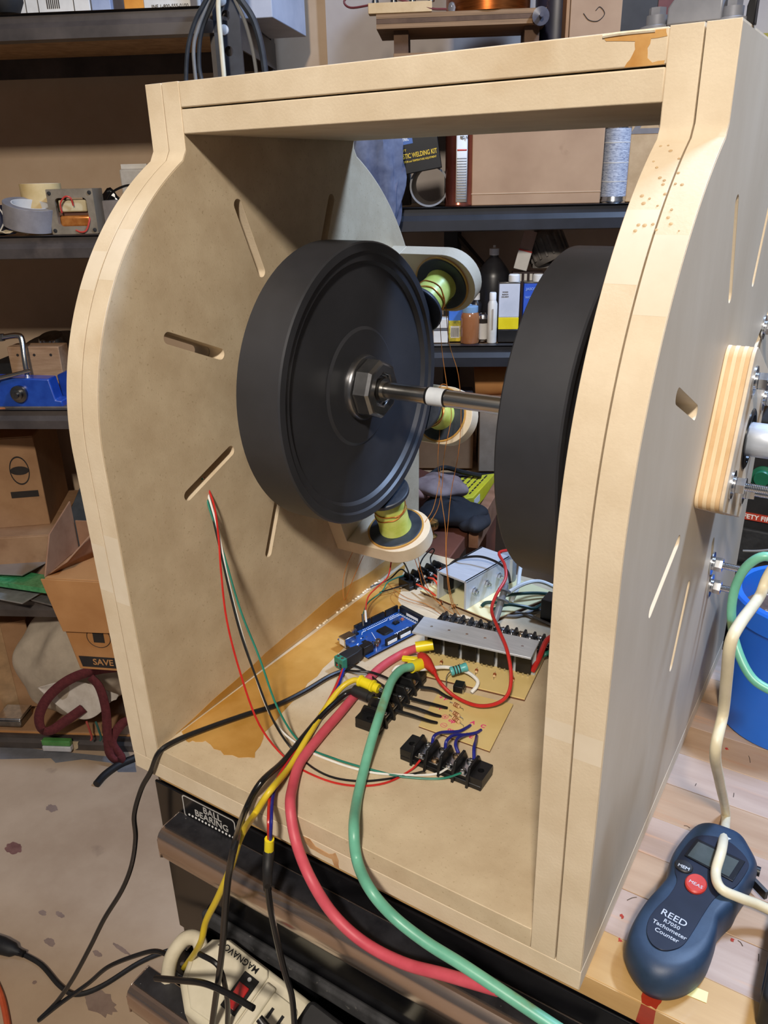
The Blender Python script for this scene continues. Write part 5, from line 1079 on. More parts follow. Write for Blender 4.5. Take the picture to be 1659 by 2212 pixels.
# red test lead with crocodile clip and hook probe
ct = at(906, 1412, 'z', 62); ce = at(938, 1452, 'z', 58)
t = thing('red_test_lead', 'red test lead looping from a red crocodile clip to a grey hook probe', 'test lead', ct)
MB().lathe([(1, 0), (4, 2), (6.2, 8), (6.4, 16), (4.6, 24), (3, (ce - ct).length), (1, (ce - ct).length + .5)], 14, zto(ct, ce)).build('clip_boot', mat('red_rubber', (170, 34, 26), (188, 50, 40), rough=.45), t, w=True)
MB().tube([ct, ct + Vector((-5, 6, -4)), ct + Vector((-9, 10, -8))], 1.2, 6).build('clip_jaw', zinc, t, w=True)
MB().tube([ce, at(952, 1476, 'z', 54), at(985, 1506, 'z', 46), at(1030, 1524, 'z', 47), at(1072, 1520, 'z', 50), at(1098, 1498, 'z', 58), at(1104, 1455, 'z', 72), at(1094, 1400, 'z', 88), at(1075, 1355, 'z', 92), at(1062, 1318, 'z', 92), at(1072, 1285, 'z', 92), at(1092, 1250, 'z', 100), at(1090, 1220, 'z', 108), at(1078, 1195, 'z', 110), at(1098, 1188, 'z', 108)], 1.9, 8).build('insulation', W_RED, t, w=True)
h0, h1 = at(1066, 1352, 'z', 58), at(1092, 1268, 'z', 92)
hp_ = MB().lathe([(1, 0), (3, 2), (4.2, 14), (4.2, 30), (9, 31), (9, 33), (4, 34), (4, 42), (8, 43), (8, 45), (4, 46), (3, 52), (1, 53)], 16, zto(h0, h1)).build('hook_probe', mat('grey_probe', (104, 108, 114), (122, 126, 132), rough=.3), t, w=True)
MB().cyl(h0 + (h0 - h1).normalized() * 12, h0, .8, 6).build('probe_tip', zinc, t, w=True)
# black lead arching over the channel
wire('black_jumper', 'black jumper arching over the aluminium channel from the rear terminal block', [at(962, 1232, 'z', 56), at(985, 1210, 'z', 86), at(1030, 1202, 'z', 96), at(1068, 1212, 'z', 96), at(1095, 1232, 'z', 92), at(1102, 1258, 'z', 88)], 1.6, W_BLK)
# white lead on the opto board
wire('white_jumper', 'white jumper curving from the green lead to the opto board', [at(848, 1452, 'z', 56), at(862, 1440, 'z', 60), at(905, 1446, 'z', 56), at(960, 1441, 'z', 50), at(1005, 1450, 'z', 50), at(1030, 1468, 'z', 48), at(1030, 1482, 'z', 45), at(1018, 1496, 'z', 41)], 2.0, W_WHT)
# four black wires terminal block -> opto board
for k, (L, e) in enumerate(((((905, 1484), (938, 1489), (960, 1502)), (976, 1510)), (((885, 1508), (915, 1516), (945, 1524)), (966, 1530)), (((870, 1522), (905, 1532), (935, 1543)), (952, 1548)), (((855, 1535), (890, 1545), (925, 1557)), (944, 1562)))):
    wire('board_link', ('topmost', 'second', 'third', 'lowest')[k] + ' black wire from the terminal block to the opto board', [at(*L[0], 'z', 50), at(*L[1], 'z', 49), at(*L[2], 'z', 45), at(*e, 'z', 41)], 1.7, W_BLK, 'black wires to the opto board')
# four blue wires opto board -> front block
for k, L in enumerate(([(934, 1605, 50), (938, 1590, 56), (955, 1582, 52), (990, 1580, 46), (1008, 1572, 43), (1016, 1567, 41)], [(962, 1615, 50), (965, 1600, 56), (980, 1588, 54), (1005, 1587, 48), (1028, 1583, 44), (1039, 1577, 41)], [(990, 1627, 50), (984, 1608, 54), (990, 1594, 52), (1010, 1586, 46)], [(1024, 1640, 50), (1024, 1615, 54), (1028, 1600, 48), (1030, 1590, 41)])):
    wire('blue_link', ('leftmost', 'second', 'third', 'rightmost')[k] + ' blue wire between the opto board and front terminal block', [at(x, y, 'z', z) for x, y, z in L], 1.6, W_BLU, 'blue wires to the front terminal block', n=7)
# wires round the rear terminal block and microcontroller
wire('signal_wire', 'red signal wire from under the lowest coil to the blue board', air(at(846, 1208, 'z', 110), [(838, 1245), (815, 1268), (795, 1290)], at(789, 1322, 'z', 58)), .9, W_RED, n=6)
wire('signal_wire', 'green signal wire running beside the red one to the blue board', [at(880, 1240, 'z', 52), at(840, 1256, 'z', 50), at(825, 1278, 'z', 44), at(795, 1302, 'z', 52), at(783, 1330, 'z', 60)], .9, W_GRN, n=6)
for (x, y, m) in ((789, 1330, paper), (783, 1338, blk_plastic)):
    a = at(x, y - 12, 'z', 66); b = at(x + 2, y + 14, 'z', 54); o = MB().cyl(a, b, 1.3, 6).build('jumper_plug', m); tag(o, ('white' if m is paper else 'black') + ' jumper pin plugged into the corner of the blue board', 'connector', 'jumper pins')
for k, L in enumerate(([(900, 1262, 50), (925, 1275, 52), (941, 1287, 46)], [(925, 1248, 50), (938, 1252, 54), (950, 1272, 48), (953, 1278, 46)], [(938, 1242, 50), (948, 1250, 54), (956, 1266, 50), (960, 1272, 46)], [(952, 1228, 52), (950, 1240, 54), (958, 1254, 52), (972, 1262, 48)])):
    wire('rear_link', ('first', 'second', 'third', 'fourth')[k] + ' orange-red wire counted from the left, rear block to driver board', [at(x, y, 'z', z) for x, y, z in L], 1.3, mat('orange_red_insulation', (206, 62, 40), (222, 80, 56), rough=.35), 'orange-red links', n=7)
for k, L in enumerate(([(918, 1236, 52), (907, 1225, 62), (914, 1205, 70), (932, 1186, 74), (938, 1190, 70), (930, 1205, 60), (932, 1220, 54)], [(886, 1252, 52), (882, 1235, 62), (872, 1215, 80), (860, 1206, 100)], [(882, 1262, 48), (860, 1268, 46), (820, 1280, 44)], [(880, 1240, 54), (865, 1230, 60), (840, 1252, 46), (800, 1268, 44)])):
    wire('hookup_wire', ('looped black hookup wire above the rear terminal block', 'dark hookup wire rising from the rear block to the lowest coil bracket', 'thin dark wire leaving the rear block towards the left panel', 'thin black wire arching left from the rear block')[k], [at(x, y, 'z', z) for x, y, z in L], 1.0, W_BLK, n=6)
# grey and dark green mains cables at the back right
for k, (L, m, r, lab) in enumerate((
        ([(1088, 1286, 60), (1130, 1262, 70), (1165, 1256, 66), (1200, 1270, 56), (1230, 1290, 46)], W_WHT, 2.6, 'upper off-white cable arching over the driver board'),
        ([(1105, 1300, 46), (1118, 1270, 60), (1122, 1240, 66), (1125, 1222, 70)], W_WHT, 2.6, 'off-white cable rising towards the right flywheel'),
        ([(1040, 1310, 46), (1050, 1302, 50), (1075, 1300, 54), (1085, 1288, 56), (1130, 1282, 56), (1175, 1282, 52), (1220, 1290, 46)], W_DGR, 2.2, 'upper dark green cable crossing the driver board'),
        ([(1062, 1318, 48), (1095, 1306, 54), (1130, 1310, 52), (1155, 1314, 48), (1180, 1300, 46), (1215, 1285, 46)], W_DGR, 2.2, 'lower dark green cable crossing the driver board'),
        ([(1088, 1330, 41), (1120, 1330, 41), (1160, 1318, 41), (1210, 1322, 41)], cab_gr, 1.8, 'grey cable lying on the base behind the terminal strip'),
        ([(1090, 1320, 41), (1140, 1328, 41), (1180, 1345, 41), (1220, 1360, 41)], cab_gr, 1.8, 'second grey cable curving on the base towards the right panel'),
        ([(1150, 1450, 48), (1165, 1420, 62), (1180, 1385, 66), (1200, 1370, 66)], W_RED, 3.0, 'thick red wire at the right end of the terminal strip'),
        ([(1168, 1418, 50), (1180, 1412, 54), (1200, 1404, 54)], W_GRN, 2.6, 'short green wire at the right end of the terminal strip'))):
    wire('rear_cable', lab, [at(x, y, 'z', z) for x, y, z in L], r, m)
o = thing('relay_block', 'black relay block half hidden by the right panel', 'relay', at(1192, 1340, 'z', 38.2)); MB().box(-12, 26, -9, 16, 0, 30).build('relay_case', blk_plastic, o, bev=1); MB().box(-12.3, -12, -4, 8, 5, 22).build('relay_label', blk_matte, o)
# fine copper coil ends
cop_w = [([(950, 690), (955, 760), (966, 840), (968, 900)], (968, 905), 560, 600), ]
def copper_wire(lab, px, d0, d1, r=.42):
    n = len(px) - 1; pts = [deep(x, y, d0 + (d1 - d0) * i / n) for i, (x, y) in enumerate(px)]
    wire('copper_wire', lab, pts, r, copper, 'loose copper coil ends', n=5, res=5)
dA = depth_of(BR[0].location / S + Vector((68, 195, 75))); dB = depth_of((105, 440, 265)); dC = depth_of((105, 330, 160)); dF = depth_of((160, 340, 45))
copper_wire('left copper wire hanging from the top coil past the shaft', [(950, 690), (955, 760), (968, 850), (975, 900), (960, 980), (955, 1050), (945, 1100), (920, 1140)], dA, dC)
copper_wire('right copper wire hanging from the top coil past the shaft', [(962, 650), (970, 740), (990, 810), (996, 900), (990, 980), (975, 1060), (968, 1130), (964, 1180), (966, 1230), (978, 1300), (1000, 1340)], dA, dF)
copper_wire('copper wire loop above the middle coil', [(945, 850), (952, 832), (965, 832), (972, 850)], dB, dB)
copper_wire('copper wire dropping from the middle coil to the terminal strip', [(952, 890), (950, 930), (946, 1000), (954, 1080), (962, 1140), (964, 1220), (972, 1290), (990, 1345)], dB, dF)
copper_wire('copper wire slanting from the middle coil to the lowest bracket', [(952, 1010), (945, 1060), (935, 1100), (918, 1128)], dB, dC)
copper_wire('copper wire from the lowest coil down to the terminal strip', [(893, 1198), (905, 1235), (915, 1270), (945, 1300), (985, 1330), (1030, 1350)], dC, dF)
copper_wire('second copper wire from the lowest coil to the terminal strip', [(900, 1190), (912, 1240), (930, 1280), (960, 1315), (972, 1340)], dC, dF)
copper_wire('copper wire loop hanging on the left below the lowest coil', [(762, 1192), (748, 1225), (741, 1260), (743, 1295), (750, 1285), (765, 1245), (785, 1200)], depth_of((60, 330, 110)), depth_of((60, 330, 110)))
copper_wire('long copper wire snaking over the base behind the blue board', [(830, 1250), (850, 1272), (880, 1292), (920, 1305), (950, 1325), (975, 1345)], depth_of((80, 400, 45)), dF)
copper_wire('fine copper wire curling on the base left of the driver board', [(880, 1262), (852, 1275), (860, 1290), (895, 1303), (940, 1315)], depth_of((80, 400, 42)), dF, .35)
# ---------------------------------------------------------------- tachometer on the maple top
TZ0 = 0.3
def zpoly(L, z): return [(p.x, p.y) for p in (at(x, y, 'z', z) for x, y in L)]
outl = [(1497, 1798), (1530, 1789), (1570, 1800), (1600, 1815), (1618, 1842), (1633, 1872), (1634, 1892), (1618, 1922), (1600, 1950), (1588, 1975), (1568, 1995), (1552, 2015), (1545, 2045), (1530, 2085), (1505, 2115), (1470, 2134), (1432, 2138), (1395, 2125), (1368, 2095), (1352, 2062), (1352, 2038), (1362, 2010), (1385, 1972), (1415, 1938), (1436, 1910), (1444, 1872), (1462, 1838)]
tp = zpoly(outl, 17); tcx = sum(p[0] for p in tp) / len(tp); tcy = sum(p[1] for p in tp) / len(tp)
tach = thing('tachometer', 'dark blue handheld tachometer lying on the maple top', 'tachometer', (tcx, tcy, TZ0))
def smooth_poly(P, n=4):
    Q = [Vector((p[0], p[1], 0)) for p in P]; Q = Q[-2:] + Q + Q[:3]; C = catmull(Q, n); return [(p.x, p.y) for p in C[2 * n:-2 * n]][:-0 or None][: n * len(P)]
def shell(P, layers, cx, cy):
    """loft of a closed outline through (height, scale) layers"""
    b = MB(); n = len(P); vs = []; fs = []
    for z, s in layers: vs += [(cx + (x - cx) * s, cy + (y - cy) * s, z) for x, y in P]
    m = len(layers)
    for j in range(m - 1):
        for k in range(n): fs.append((j * n + k, j * n + (k + 1) % n, (j + 1) * n + (k + 1) % n, (j + 1) * n + k))
    fs.append(tuple(range(n - 1, -1, -1))); fs.append(tuple((m - 1) * n + k for k in range(n))); return b.add(vs, fs)
navy = mat('navy_rubber', (30, 48, 70), (40, 60, 84), rough=.5, scale=40, bump=.03, bscale=900); navy_f = mat('navy_gloss_face', (18, 24, 40), (26, 32, 50), rough=.35)
SP = smooth_poly(tp)
shell(SP, [(TZ0, .90), (TZ0 + 3, .97), (TZ0 + 10, 1.0), (TZ0 + 17, 1.0), (TZ0 + 24, .975), (TZ0 + 29, .92), (TZ0 + 31, .85), (TZ0 + 31.5, .70)], tcx, tcy).build('rubber_case', navy, tach, w=True, sharp=60)
HZ = 32
fo = [(1503, 1808), (1560, 1812), (1598, 1838), (1617, 1865), (1612, 1885), (1590, 1915), (1570, 1925), (1545, 1940), (1520, 1975), (1502, 2005), (1478, 2040), (1455, 2052), (1430, 2053), (1408, 2040), (1397, 2015), (1402, 1985), (1420, 1960), (1445, 1935), (1462, 1905), (1458, 1880), (1466, 1850)]
FP = smooth_poly(zpoly(fo, HZ))
MB().prism(FP, TZ0 + 30.5, TZ0 + 32.4).build('front_panel', navy_f, tach, w=True, bev=.8)
scr = zpoly([(1505, 1812), (1610, 1862), (1583, 1905), (1478, 1848)], HZ + 1)
MB().prism(scr, TZ0 + 32.5, TZ0 + 33.4).build('display_bezel', mat('black_bezel', (14, 16, 22), (20, 22, 28), rough=.3), tach, w=True, bev=.3)
lcd = zpoly([(1508, 1820), (1596, 1862), (1574, 1896), (1485, 1850)], HZ + 1)
MB().prism(lcd, TZ0 + 33.45, TZ0 + 33.8).build('display', mat('lcd_glass', (62, 72, 74), (74, 84, 86), rough=.12, coat=.6), tach, w=True)
def frame_at(px, z, pxr):
    """text frame lying flat at pixel px, its x axis heading to pixel pxr"""
    o = at(*px, 'z', z); d = at(*pxr, 'z', z) - o; d.normalize(); return axes(o, d, Vector((-d.y, d.x, 0)), (0, 0, 1))
def flat_disc(px, z, r, sx, h, m, name, toward):
    T = frame_at(px, z, toward); return MB().lathe([(.3, 0), (r, 0), (r, h * .6), (r * .88, h), (.3, h)], 28, T @ Matrix.Scale(sx, 4, (0, 1, 0))).build(name, m, tach, w=True)
mb_ = flat_disc((1477, 1873), TZ0 + 32.4, 7, .85, 2, mat('dark_button', (26, 26, 28), (34, 34, 36), rough=.5), 'memory_button', (1510, 1888))
rbn = flat_disc((1503, 1911), TZ0 + 32.4, 7.8, 1.25, 2.4, mat('red_button', (176, 44, 34), (192, 60, 48), rough=.45), 'measure_button', (1530, 1924))
lit = mat('pale_lettering', (176, 182, 190), (190, 196, 204), rough=.5)
def ttext(s, px, toward, z, size, par=tach, bold=.1): return wtext('lettering', s, size, lit, par, frame_at(px, z, toward), depth=.06, bold=bold)
ttext('MEM', (1477, 1873), (1497, 1882), TZ0 + 34.5, 4.4, mb_); ttext('MEAS', (1503, 1910), (1523, 1921), TZ0 + 34.9, 4.4, rbn, 0)
for s, px, sz_ in (('REED', (1456, 1983), 8.2), ('R7050', (1451, 1997), 4.6), ('Tachometer', (1446, 2008), 5), ('Counter', (1440, 2020), 5)):
    ttext(s, px, (px[0] + 40, px[1] + 22), TZ0 + 32.5, sz_, tach, .03)
MB().prism(zpoly([(1573, 1806), (1580, 1810), (1572, 1812)], 33), TZ0 + 31.3, TZ0 + 31.6).build('arrow_mark', lit, tach, w=True)
MB().cyl(at(1632, 1880, 'z', 15), at(1642, 1884, 'z', 15), 4, 12).build('contact_tip', blk_plastic, tach, w=True)
MB().box(-1, 2, -14, 14, 6, 14, Matrix.Translation(at(1622, 1925, 'z', 0)) @ Matrix.Rotation(.9, 4, 'Z')).build('battery_clip', steel_dk, tach, w=True)
st = zpoly([(1478, 2122), (1530, 2144), (1526, 2167), (1456, 2138)], 0.3)
o = MB().prism(st, .3, .55).build('sticky_note', mat('pale_yellow_note', (222, 218, 156), (230, 226, 168), rough=.7)); tag(o, 'pale yellow sticky note slip poking out under the tachometer', 'note')
o = MB().box(0, 60, -40, 30, .3, 30, Matrix.Translation(at(1650, 2060, 'z', 0))); t = thing('battery_pack', 'black object cut off by the right photo edge beside the tachometer', 'battery pack', at(1652, 2110, 'z', 0))
MB().prism(rrect(0, 60, -46, 60, 6), .3, 34).build('case', blk_matte, t, bev=4, seg=3); MB().box(-1, 6, -30, 20, 12, 22).build('side_grip', navy, t, bev=2)
# ---------------------------------------------------------------- blue tub with clear bottle
bk = thing('blue_tub', 'bright blue plastic tub on the maple top beside the right panel', 'tub', (542, 408, .3))
bl_m = mat('blue_plastic', (22, 92, 196), (34, 108, 212), rough=.35, scale=6)
MB().lathe([(1, 0), (64, 0), (66, 2), (67.5, 120), (68.5, 124), (71, 126), (71, 146), (69, 148), (63, 148), (62, 140), (61, 120), (60, 6), (1, 6)], 56).build('tub_wall', bl_m, bk)
MB().lathe([(1, 118), (61, 118), (61, 121), (1, 121)], 40).build('tub_contents', mat('brown_grit', (66, 50, 42), (92, 72, 60), rough=.8, scale=80, c3=(180, 170, 160), s3=160, lo3=.62, hi3=.68), bk)
cb = thing('clear_bottle', 'clear plastic bottle neck sticking out of the blue tub', 'bottle', (556, 416, 121.5))
clearm = mat('clear_plastic', (200, 204, 208), (216, 220, 224), rough=.08, trans=.85, ior=1.45)
MB().lathe([(1, 0), (24, 0), (26, 4), (25, 16), (12, 26), (9, 30), (9, 42), (11, 43), (11, 46), (1, 46)], 28).build('bottle_body', clearm, cb)
MB().lathe([(9.2, 32), (13, 32), (13, 34), (9.2, 34)], 24, close=True).build('neck_ring', clearm, cb)
# ---------------------------------------------------------------- cables at the right
wire('cream_cable', 'cream twisted mains cable drooping over the tachometer', [deep(1700, 1180, 560), deep(1659, 1245, 575), at(1640, 1290, 'x', 515), at(1600, 1345, 'x', 512), at(1578, 1390, 'x', 510), at(1570, 1460, 'x', 510), at(1562, 1540, 'x', 510), at(1545, 1625, 'x', 511), at(1555, 1690, 'x', 513), at(1568, 1760, 'x', 516), at(1560, 1830, 'z', 40), at(1546, 1885, 'z', 37), at(1558, 1920, 'z', 37), at(1600, 1940, 'z', 30), at(1640, 1955, 'z', 22), at(1700, 1985, 'z', 14)], 3.9, W_CRM if False else mat('cream_insulation', (206, 196, 166), (222, 212, 184), rough=.45), cat='cable', n=10)
wire('green_cable', 'pale green cable looping in front of the blue tub', [deep(1690, 1215, 640), deep(1650, 1202, 640), deep(1612, 1225, 650), deep(1588, 1270, 660), deep(1580, 1330, 665), deep(1592, 1400, 660), deep(1625, 1465, 650), deep(1680, 1500, 640)], 3.9, W_TEAL, cat='cable', n=10)
# ---------------------------------------------------------------- machine beyond the right panel
mt = thing('control_cabinet', 'black control cabinet with a green push button beyond the right panel', 'cabinet', (640, 700, FLZ))
MB().box(-205, 500, 0, 300, 0, 1190).build('cabinet_body', blk_matte, mt, bev=4)
def cab(px, y): p = at(*px, 'y', y); return p
p = at(1648, 1030, 'y', 699); MB().lathe([(.5, 0), (15, 0), (15, 3), (11, 4), (11, 9), (9.5, 11), (.5, 11)], 28, Matrix.Translation(p) @ Matrix.Rotation(math.radians(90), 4, 'X')).build('push_button', mat('green_button', (18, 92, 66), (28, 108, 80), rough=.4), mt, w=True)
q0, q1 = at(1622, 1108, 'y', 699), at(1720, 1122, 'y', 699)
MB().box(q0.x - 40, q1.x, 697, 699.8, q1.z - 12, q0.z).build('warning_strip', mat('red_label', (168, 52, 34), (184, 66, 46), rough=.5), mt, w=True)
wtext('warning_lettering', 'SAFETY FIRST', 9, mat('white_print', (225, 225, 225)), mt, TY(q0.x + 8, 696.6, (q0.z + q1.z - 12) / 2), bold=.2)
MB().box(q0.x - 20, q1.x, 692, 699.8, q1.z - 150, q1.z - 24).build('foam_pad', mat('black_foam', (22, 24, 26), (44, 46, 50), rough=.7, scale=40, bump=.8, bscale=70), mt, w=True, bev=2)
wire('thin_grey_cable', 'thin grey cable crossing the black foam at the right edge', [at(1605, 1190, 'y', 640), at(1640, 1190, 'y', 640), at(1700, 1184, 'y', 640)], 1.6, cab_gr, cat='cable')
# ---------------------------------------------------------------- power strip in the open drawer
P0, P1 = deep(484, 2013, 800), deep(596, 2099, 772)
psx = (P1 - P0).normalized(); psn = ((CC - P0).normalized() * .75 + Vector((0, 0, .8))); psn = (psn - psx * psn.dot(psx)).normalized(); psy = psn.cross(psx)
ps = thing('power_strip', 'beige surge protector power strip with red rocker switch in the open drawer', 'power strip', axes(P0, psx, psy, psn))
beige = mat('beige_plastic', (196, 188, 164), (212, 204, 182), rough=.45, scale=20)
MB().prism([(8, 0), (200, 0), (200, -74), (16, -74), (-6, -58), (-14, -38), (-8, -10)], -40, -3).build('strip_housing', beige, ps, bev=6, seg=3)
MB().prism([(9, -3), (60, -3), (64, -8), (64, -66), (20, -69), (0, -54), (-8, -37), (-3, -12)], -3, 0).build('top_plate', beige, ps, bev=2)
sw = MB().box(42, 60, -52, -16, .05, 1.2).build('switch_bezel', blk_plastic, ps, bev=.6)
MB().prism([(-49, 1), (-27, 1), (-27, 5), (-38, 2.4), (-49, 3)], 45, 57, YZ).build('rocker_switch', mat('red_rocker', (150, 20, 22), (172, 30, 30), rough=.2, coat=.5), sw, bev=.5)
MB().lathe([(.3, 1.2), (2, 1.2), (2, 2), (.3, 2.2)], 12, TR(51, -20, 0)).build('indicator', paper, sw)
text('brand_lettering', 'MAGNAVOX', 8.6, blk_plastic, ps, Matrix.Translation((28, -9.5, .1)) @ Matrix.Rotation(math.pi, 4, 'Z'), depth=.15, bold=.12)
for k in range(2):
    o_ = MB().prism(rrect(150 - k * 76, 184 - k * 76, -50, -14, 6), -3, -.6).build('outlet_face', beige, ps, bev=1); MB().box(160 - k * 76, 163 - k * 76, -36, -26, -.6, -.2).build('outlet_slot', blk_plastic, o_); MB().box(172 - k * 76, 175 - k * 76, -36, -26, -.6, -.2).build('outlet_slot', blk_plastic, o_)
MB().box(66, 78, -62, -12, -3, 3).build('outlet_ridge', beige, ps, bev=2)
MB().tube([(-10, -24, -20), (-24, -16, -18), (-38, -22, -24), (-42, -40, -38), (-38, -56, -66)], 7.5, 10).build('mains_cord', mat('cream_cord', (196, 186, 160), (212, 202, 178), rough=.5), ps)
ad = thing('plug_adaptor', 'black wall plug adaptor sitting on the power strip at the bottom edge', 'adaptor', axes(P0 + psx * 150 - psy * 40 - psn * .5, psx, psy, psn))
MB().prism(rrect(-30, 42, -24, 30, 6), 0, 44).build('adaptor_case', blk_matte, ad, bev=4)
MB().tube([(-30, -6, 24), (-48, -8, 26), (-62, -6, 30)], lambda t: 6 - 2.4 * t, 10).build('strain_relief', blk_plastic, ad)
wire('adaptor_cord', 'black ribbed cord with a stripped end across the power strip', fr([(336, 2113), (390, 2118), (440, 2124), (490, 2145), (548, 2178)], -84), 2.8, W_BLK, cat='cord')
wire('loop_cord', 'thin black cord curving over the power strip', fr([(430, 2060), (470, 2085), (486, 2130), (492, 2180), (490, 2240)], -70), 2.4, W_BLK, cat='cord')
# ---------------------------------------------------------------- low table behind the frame
BZ = -40.0
def tpt(x, y, z=BZ): return at(x, y, 'z', z)
tbl = thing('side_table', 'low brown painted table behind the frame holding a yellow box and a black glove', 'table', tpt(985, 1150, FLZ) * 0 + Vector((0, 800, FLZ)))
brown = mat('brown_painted_board', (98, 56, 42), (118, 72, 56), rough=.55, scale=8, c3=(140, 110, 90), s3=10, lo3=.66, hi3=.76)
sl = [(p.x, p.y) for p in (tpt(850, 1168), tpt(972, 1205), tpt(1008, 1155), tpt(1050, 1060), tpt(900, 1010), tpt(830, 1060))]
MB().prism(sl, BZ - 26, BZ).build('table_top', brown, tbl, w=True, bev=2)
for x, y in ((960, 1195), (1030, 1075), (850, 1160), (850, 1060)):
    p = tpt(x, y); MB().box(p.x - 22, p.x + 22, p.y + 2, p.y + 46, FLZ, BZ - 26.2).build('table_leg', brown, tbl, w=True)
pine = mat('reddish_pine', (132, 92, 68), (154, 112, 86), rough=.65, scale=6, stretch=(1, 8, 8))
pa, pb = tpt(1012, 1150), tpt(1075, 1045)
dn = (pb - pa).normalized(); sd = Vector((dn.y, -dn.x, 0))
pl = thing('pine_plank', 'reddish pine plank on edge along the right side of the low table', 'plank', pa)
PT = axes(pa, dn, -sd, (0, 0, 1))
MB().box(0, 330, -18, 0, -30, 18, PT).build('plank_board', pine, pl, w=True, bev=1.5)
MB().lathe([(.3, 0), (5, 0), (5, .6), (.3, .6)], 12, PT @ Matrix.Translation((60, -18.2, -6)) @ Matrix.Rotation(math.radians(90), 4, 'X')).build('knot', mat('dark_knot', (76, 46, 34), (88, 56, 42), rough=.7), pl, w=True)
# yellow box
yb = zpoly([(966, 1084), (1020, 1076), (1067, 1024), (1000, 1022), (945, 1022), (915, 1045)], BZ + 34)
ybx = thing('yellow_box', 'bright yellow printed box with black lettering lying on the low table', 'box', (sum(p[0] for p in yb) / 6, sum(p[1] for p in yb) / 6, BZ))
yc = mat('yellow_card', (204, 196, 40), (218, 210, 62), rough=.4); 
Y4 = [at(962, 1082, 'z', BZ + 30), at(1022, 1074, 'z', BZ + 30), at(1070, 1022, 'z', BZ + 30)]
ex_ = (Y4[1] - Y4[0]).normalized(); ey_ = (Y4[2] - Y4[1]).normalized(); dx_ = (Y4[1] - Y4[0]).length; dy_ = (Y4[2] - Y4[1]).length
YB = [(p.x, p.y) for p in (Y4[0] - ex_ * 40, Y4[1], Y4[2], Y4[2] - ex_ * (dx_ + 60))]
MB().prism(YB, BZ + .3, BZ + 30).build('box_body', yc, ybx, w=True, bev=1.5)
YT = axes(Y4[1] + Vector((0, 0, .2)), ey_, -ex_ + ey_ * (ex_.dot(ey_)), (0, 0, 1))
rw = random.Random(4)
for j in range(6):
    x = 12
    while x < dy_ - 30:
        l = rw.uniform(8, 20); MB().box(x, x + l, 10 + j * 11, 10 + j * 11 + (5 if j in (3,) else 3), .0, .3, YT).build('print_block', ink, ybx, w=True); x += l + 4
MB().box(6, 40, -.4, .3, -22, -8, YT).build('barcode_label', paper, ybx, w=True)
MB().tube([at(905, 1050, 'z', BZ + 36), at(935, 1022, 'z', BZ + 44), at(960, 1010, 'z', BZ + 44), at(1000, 1020, 'z', BZ + 40), at(1040, 1028, 'z', BZ + 36)], 5, 8).build('dark_strap', blk_matte, ybx, w=True)
o = MB().grid(lambda a, b: at(905 + 45 * a, 1062 - 55 * a + 10 * b, 'z', BZ + 33 + 6 * math.sin(3 * a)), 8, 2).build('orange_ribbon', mat('orange_ribbon', (206, 110, 30), (222, 128, 46), rough=.4), thick=1.5); tag(o, 'orange strip along the left edge of the yellow box', 'strip')
def blob(name, lab, cat, px, z, rx, ry, rz_, m, amp=.12, seed=0):
    p = at(*px, 'z', z); rb2 = random.Random(seed); ph = [rb2.uniform(0, 6) for _ in range(4)]
    def f(a, b):
        th = 2 * math.pi * a; q = math.pi * (b - .5); r = 1 + amp * math.sin(3 * th + ph[0]) * math.cos(q) + amp * .7 * math.sin(5 * th + ph[1] + 4 * b) + amp * .5 * math.sin(7 * b + ph[2] + 2 * th)
        return (rx * math.cos(q) * math.cos(th) * r, ry * math.cos(q) * math.sin(th) * r, max(.4, rz_ + rz_ * math.sin(q) * r))
    return p, f
p, f = blob('', '', '', (975, 1128), BZ, 0, 0, 0, None)
gv = thing('work_glove', 'crumpled black work glove slumped over the low table', 'glove', p)
_, f = blob('', '', '', (975, 1128), BZ, 62, 52, 22, None, .10, 3); MB().grid(f, 32, 16).build('glove_palm', mat('black_cloth', (20, 22, 28), (32, 34, 42), rough=.8, bump=.3, bscale=40), gv, sub=1)
_, f = blob('', '', '', (0, 0), 0, 26, 40, 15, None, .08, 5); MB().grid(lambda a, b: tuple(Vector(f(a, b)) + Vector((52, -8, 0))), 24, 12).build('glove_cuff', mat('black_cloth', (20, 22, 28)), gv, sub=1)
p = at(950, 1068, 'z', BZ + 30)
gv = thing('rag_glove', 'dusty mauve glove with a mesh patch lying on the yellow box', 'glove', p)
rag = mat('mauve_fabric', (128, 108, 106), (152, 132, 128), rough=.85, bump=.3, bscale=40)
_, f = blob('', '', '', (0, 0), 0, 52, 46, 18, None, .12, 8); MB().grid(f, 32, 16).build('glove_palm', rag, gv, sub=1)
_, f = blob('', '', '', (0, 0), 0, 46, 34, 16, None, .14, 9); MB().grid(lambda a, b: tuple(Vector(f(a, b)) + Vector((-52, -30, -4))), 24, 12).build('glove_thumb', mat('pink_fabric', (146, 112, 104), (168, 132, 122), rough=.85), gv, sub=1)
p = at(930, 1160, 'z', BZ)
kn = thing('brass_knob', 'small brass knob standing on the low table left of the black glove', 'knob', p)
MB().lathe([(1, 0), (11, 0), (12, 3), (7, 6), (6, 14), (13, 18), (15, 24), (13, 31), (6, 34), (1, 34)], 24).build('knob_body', mat('brass', (176, 140, 82), (200, 164, 104), rough=.22, metal=.9), kn)
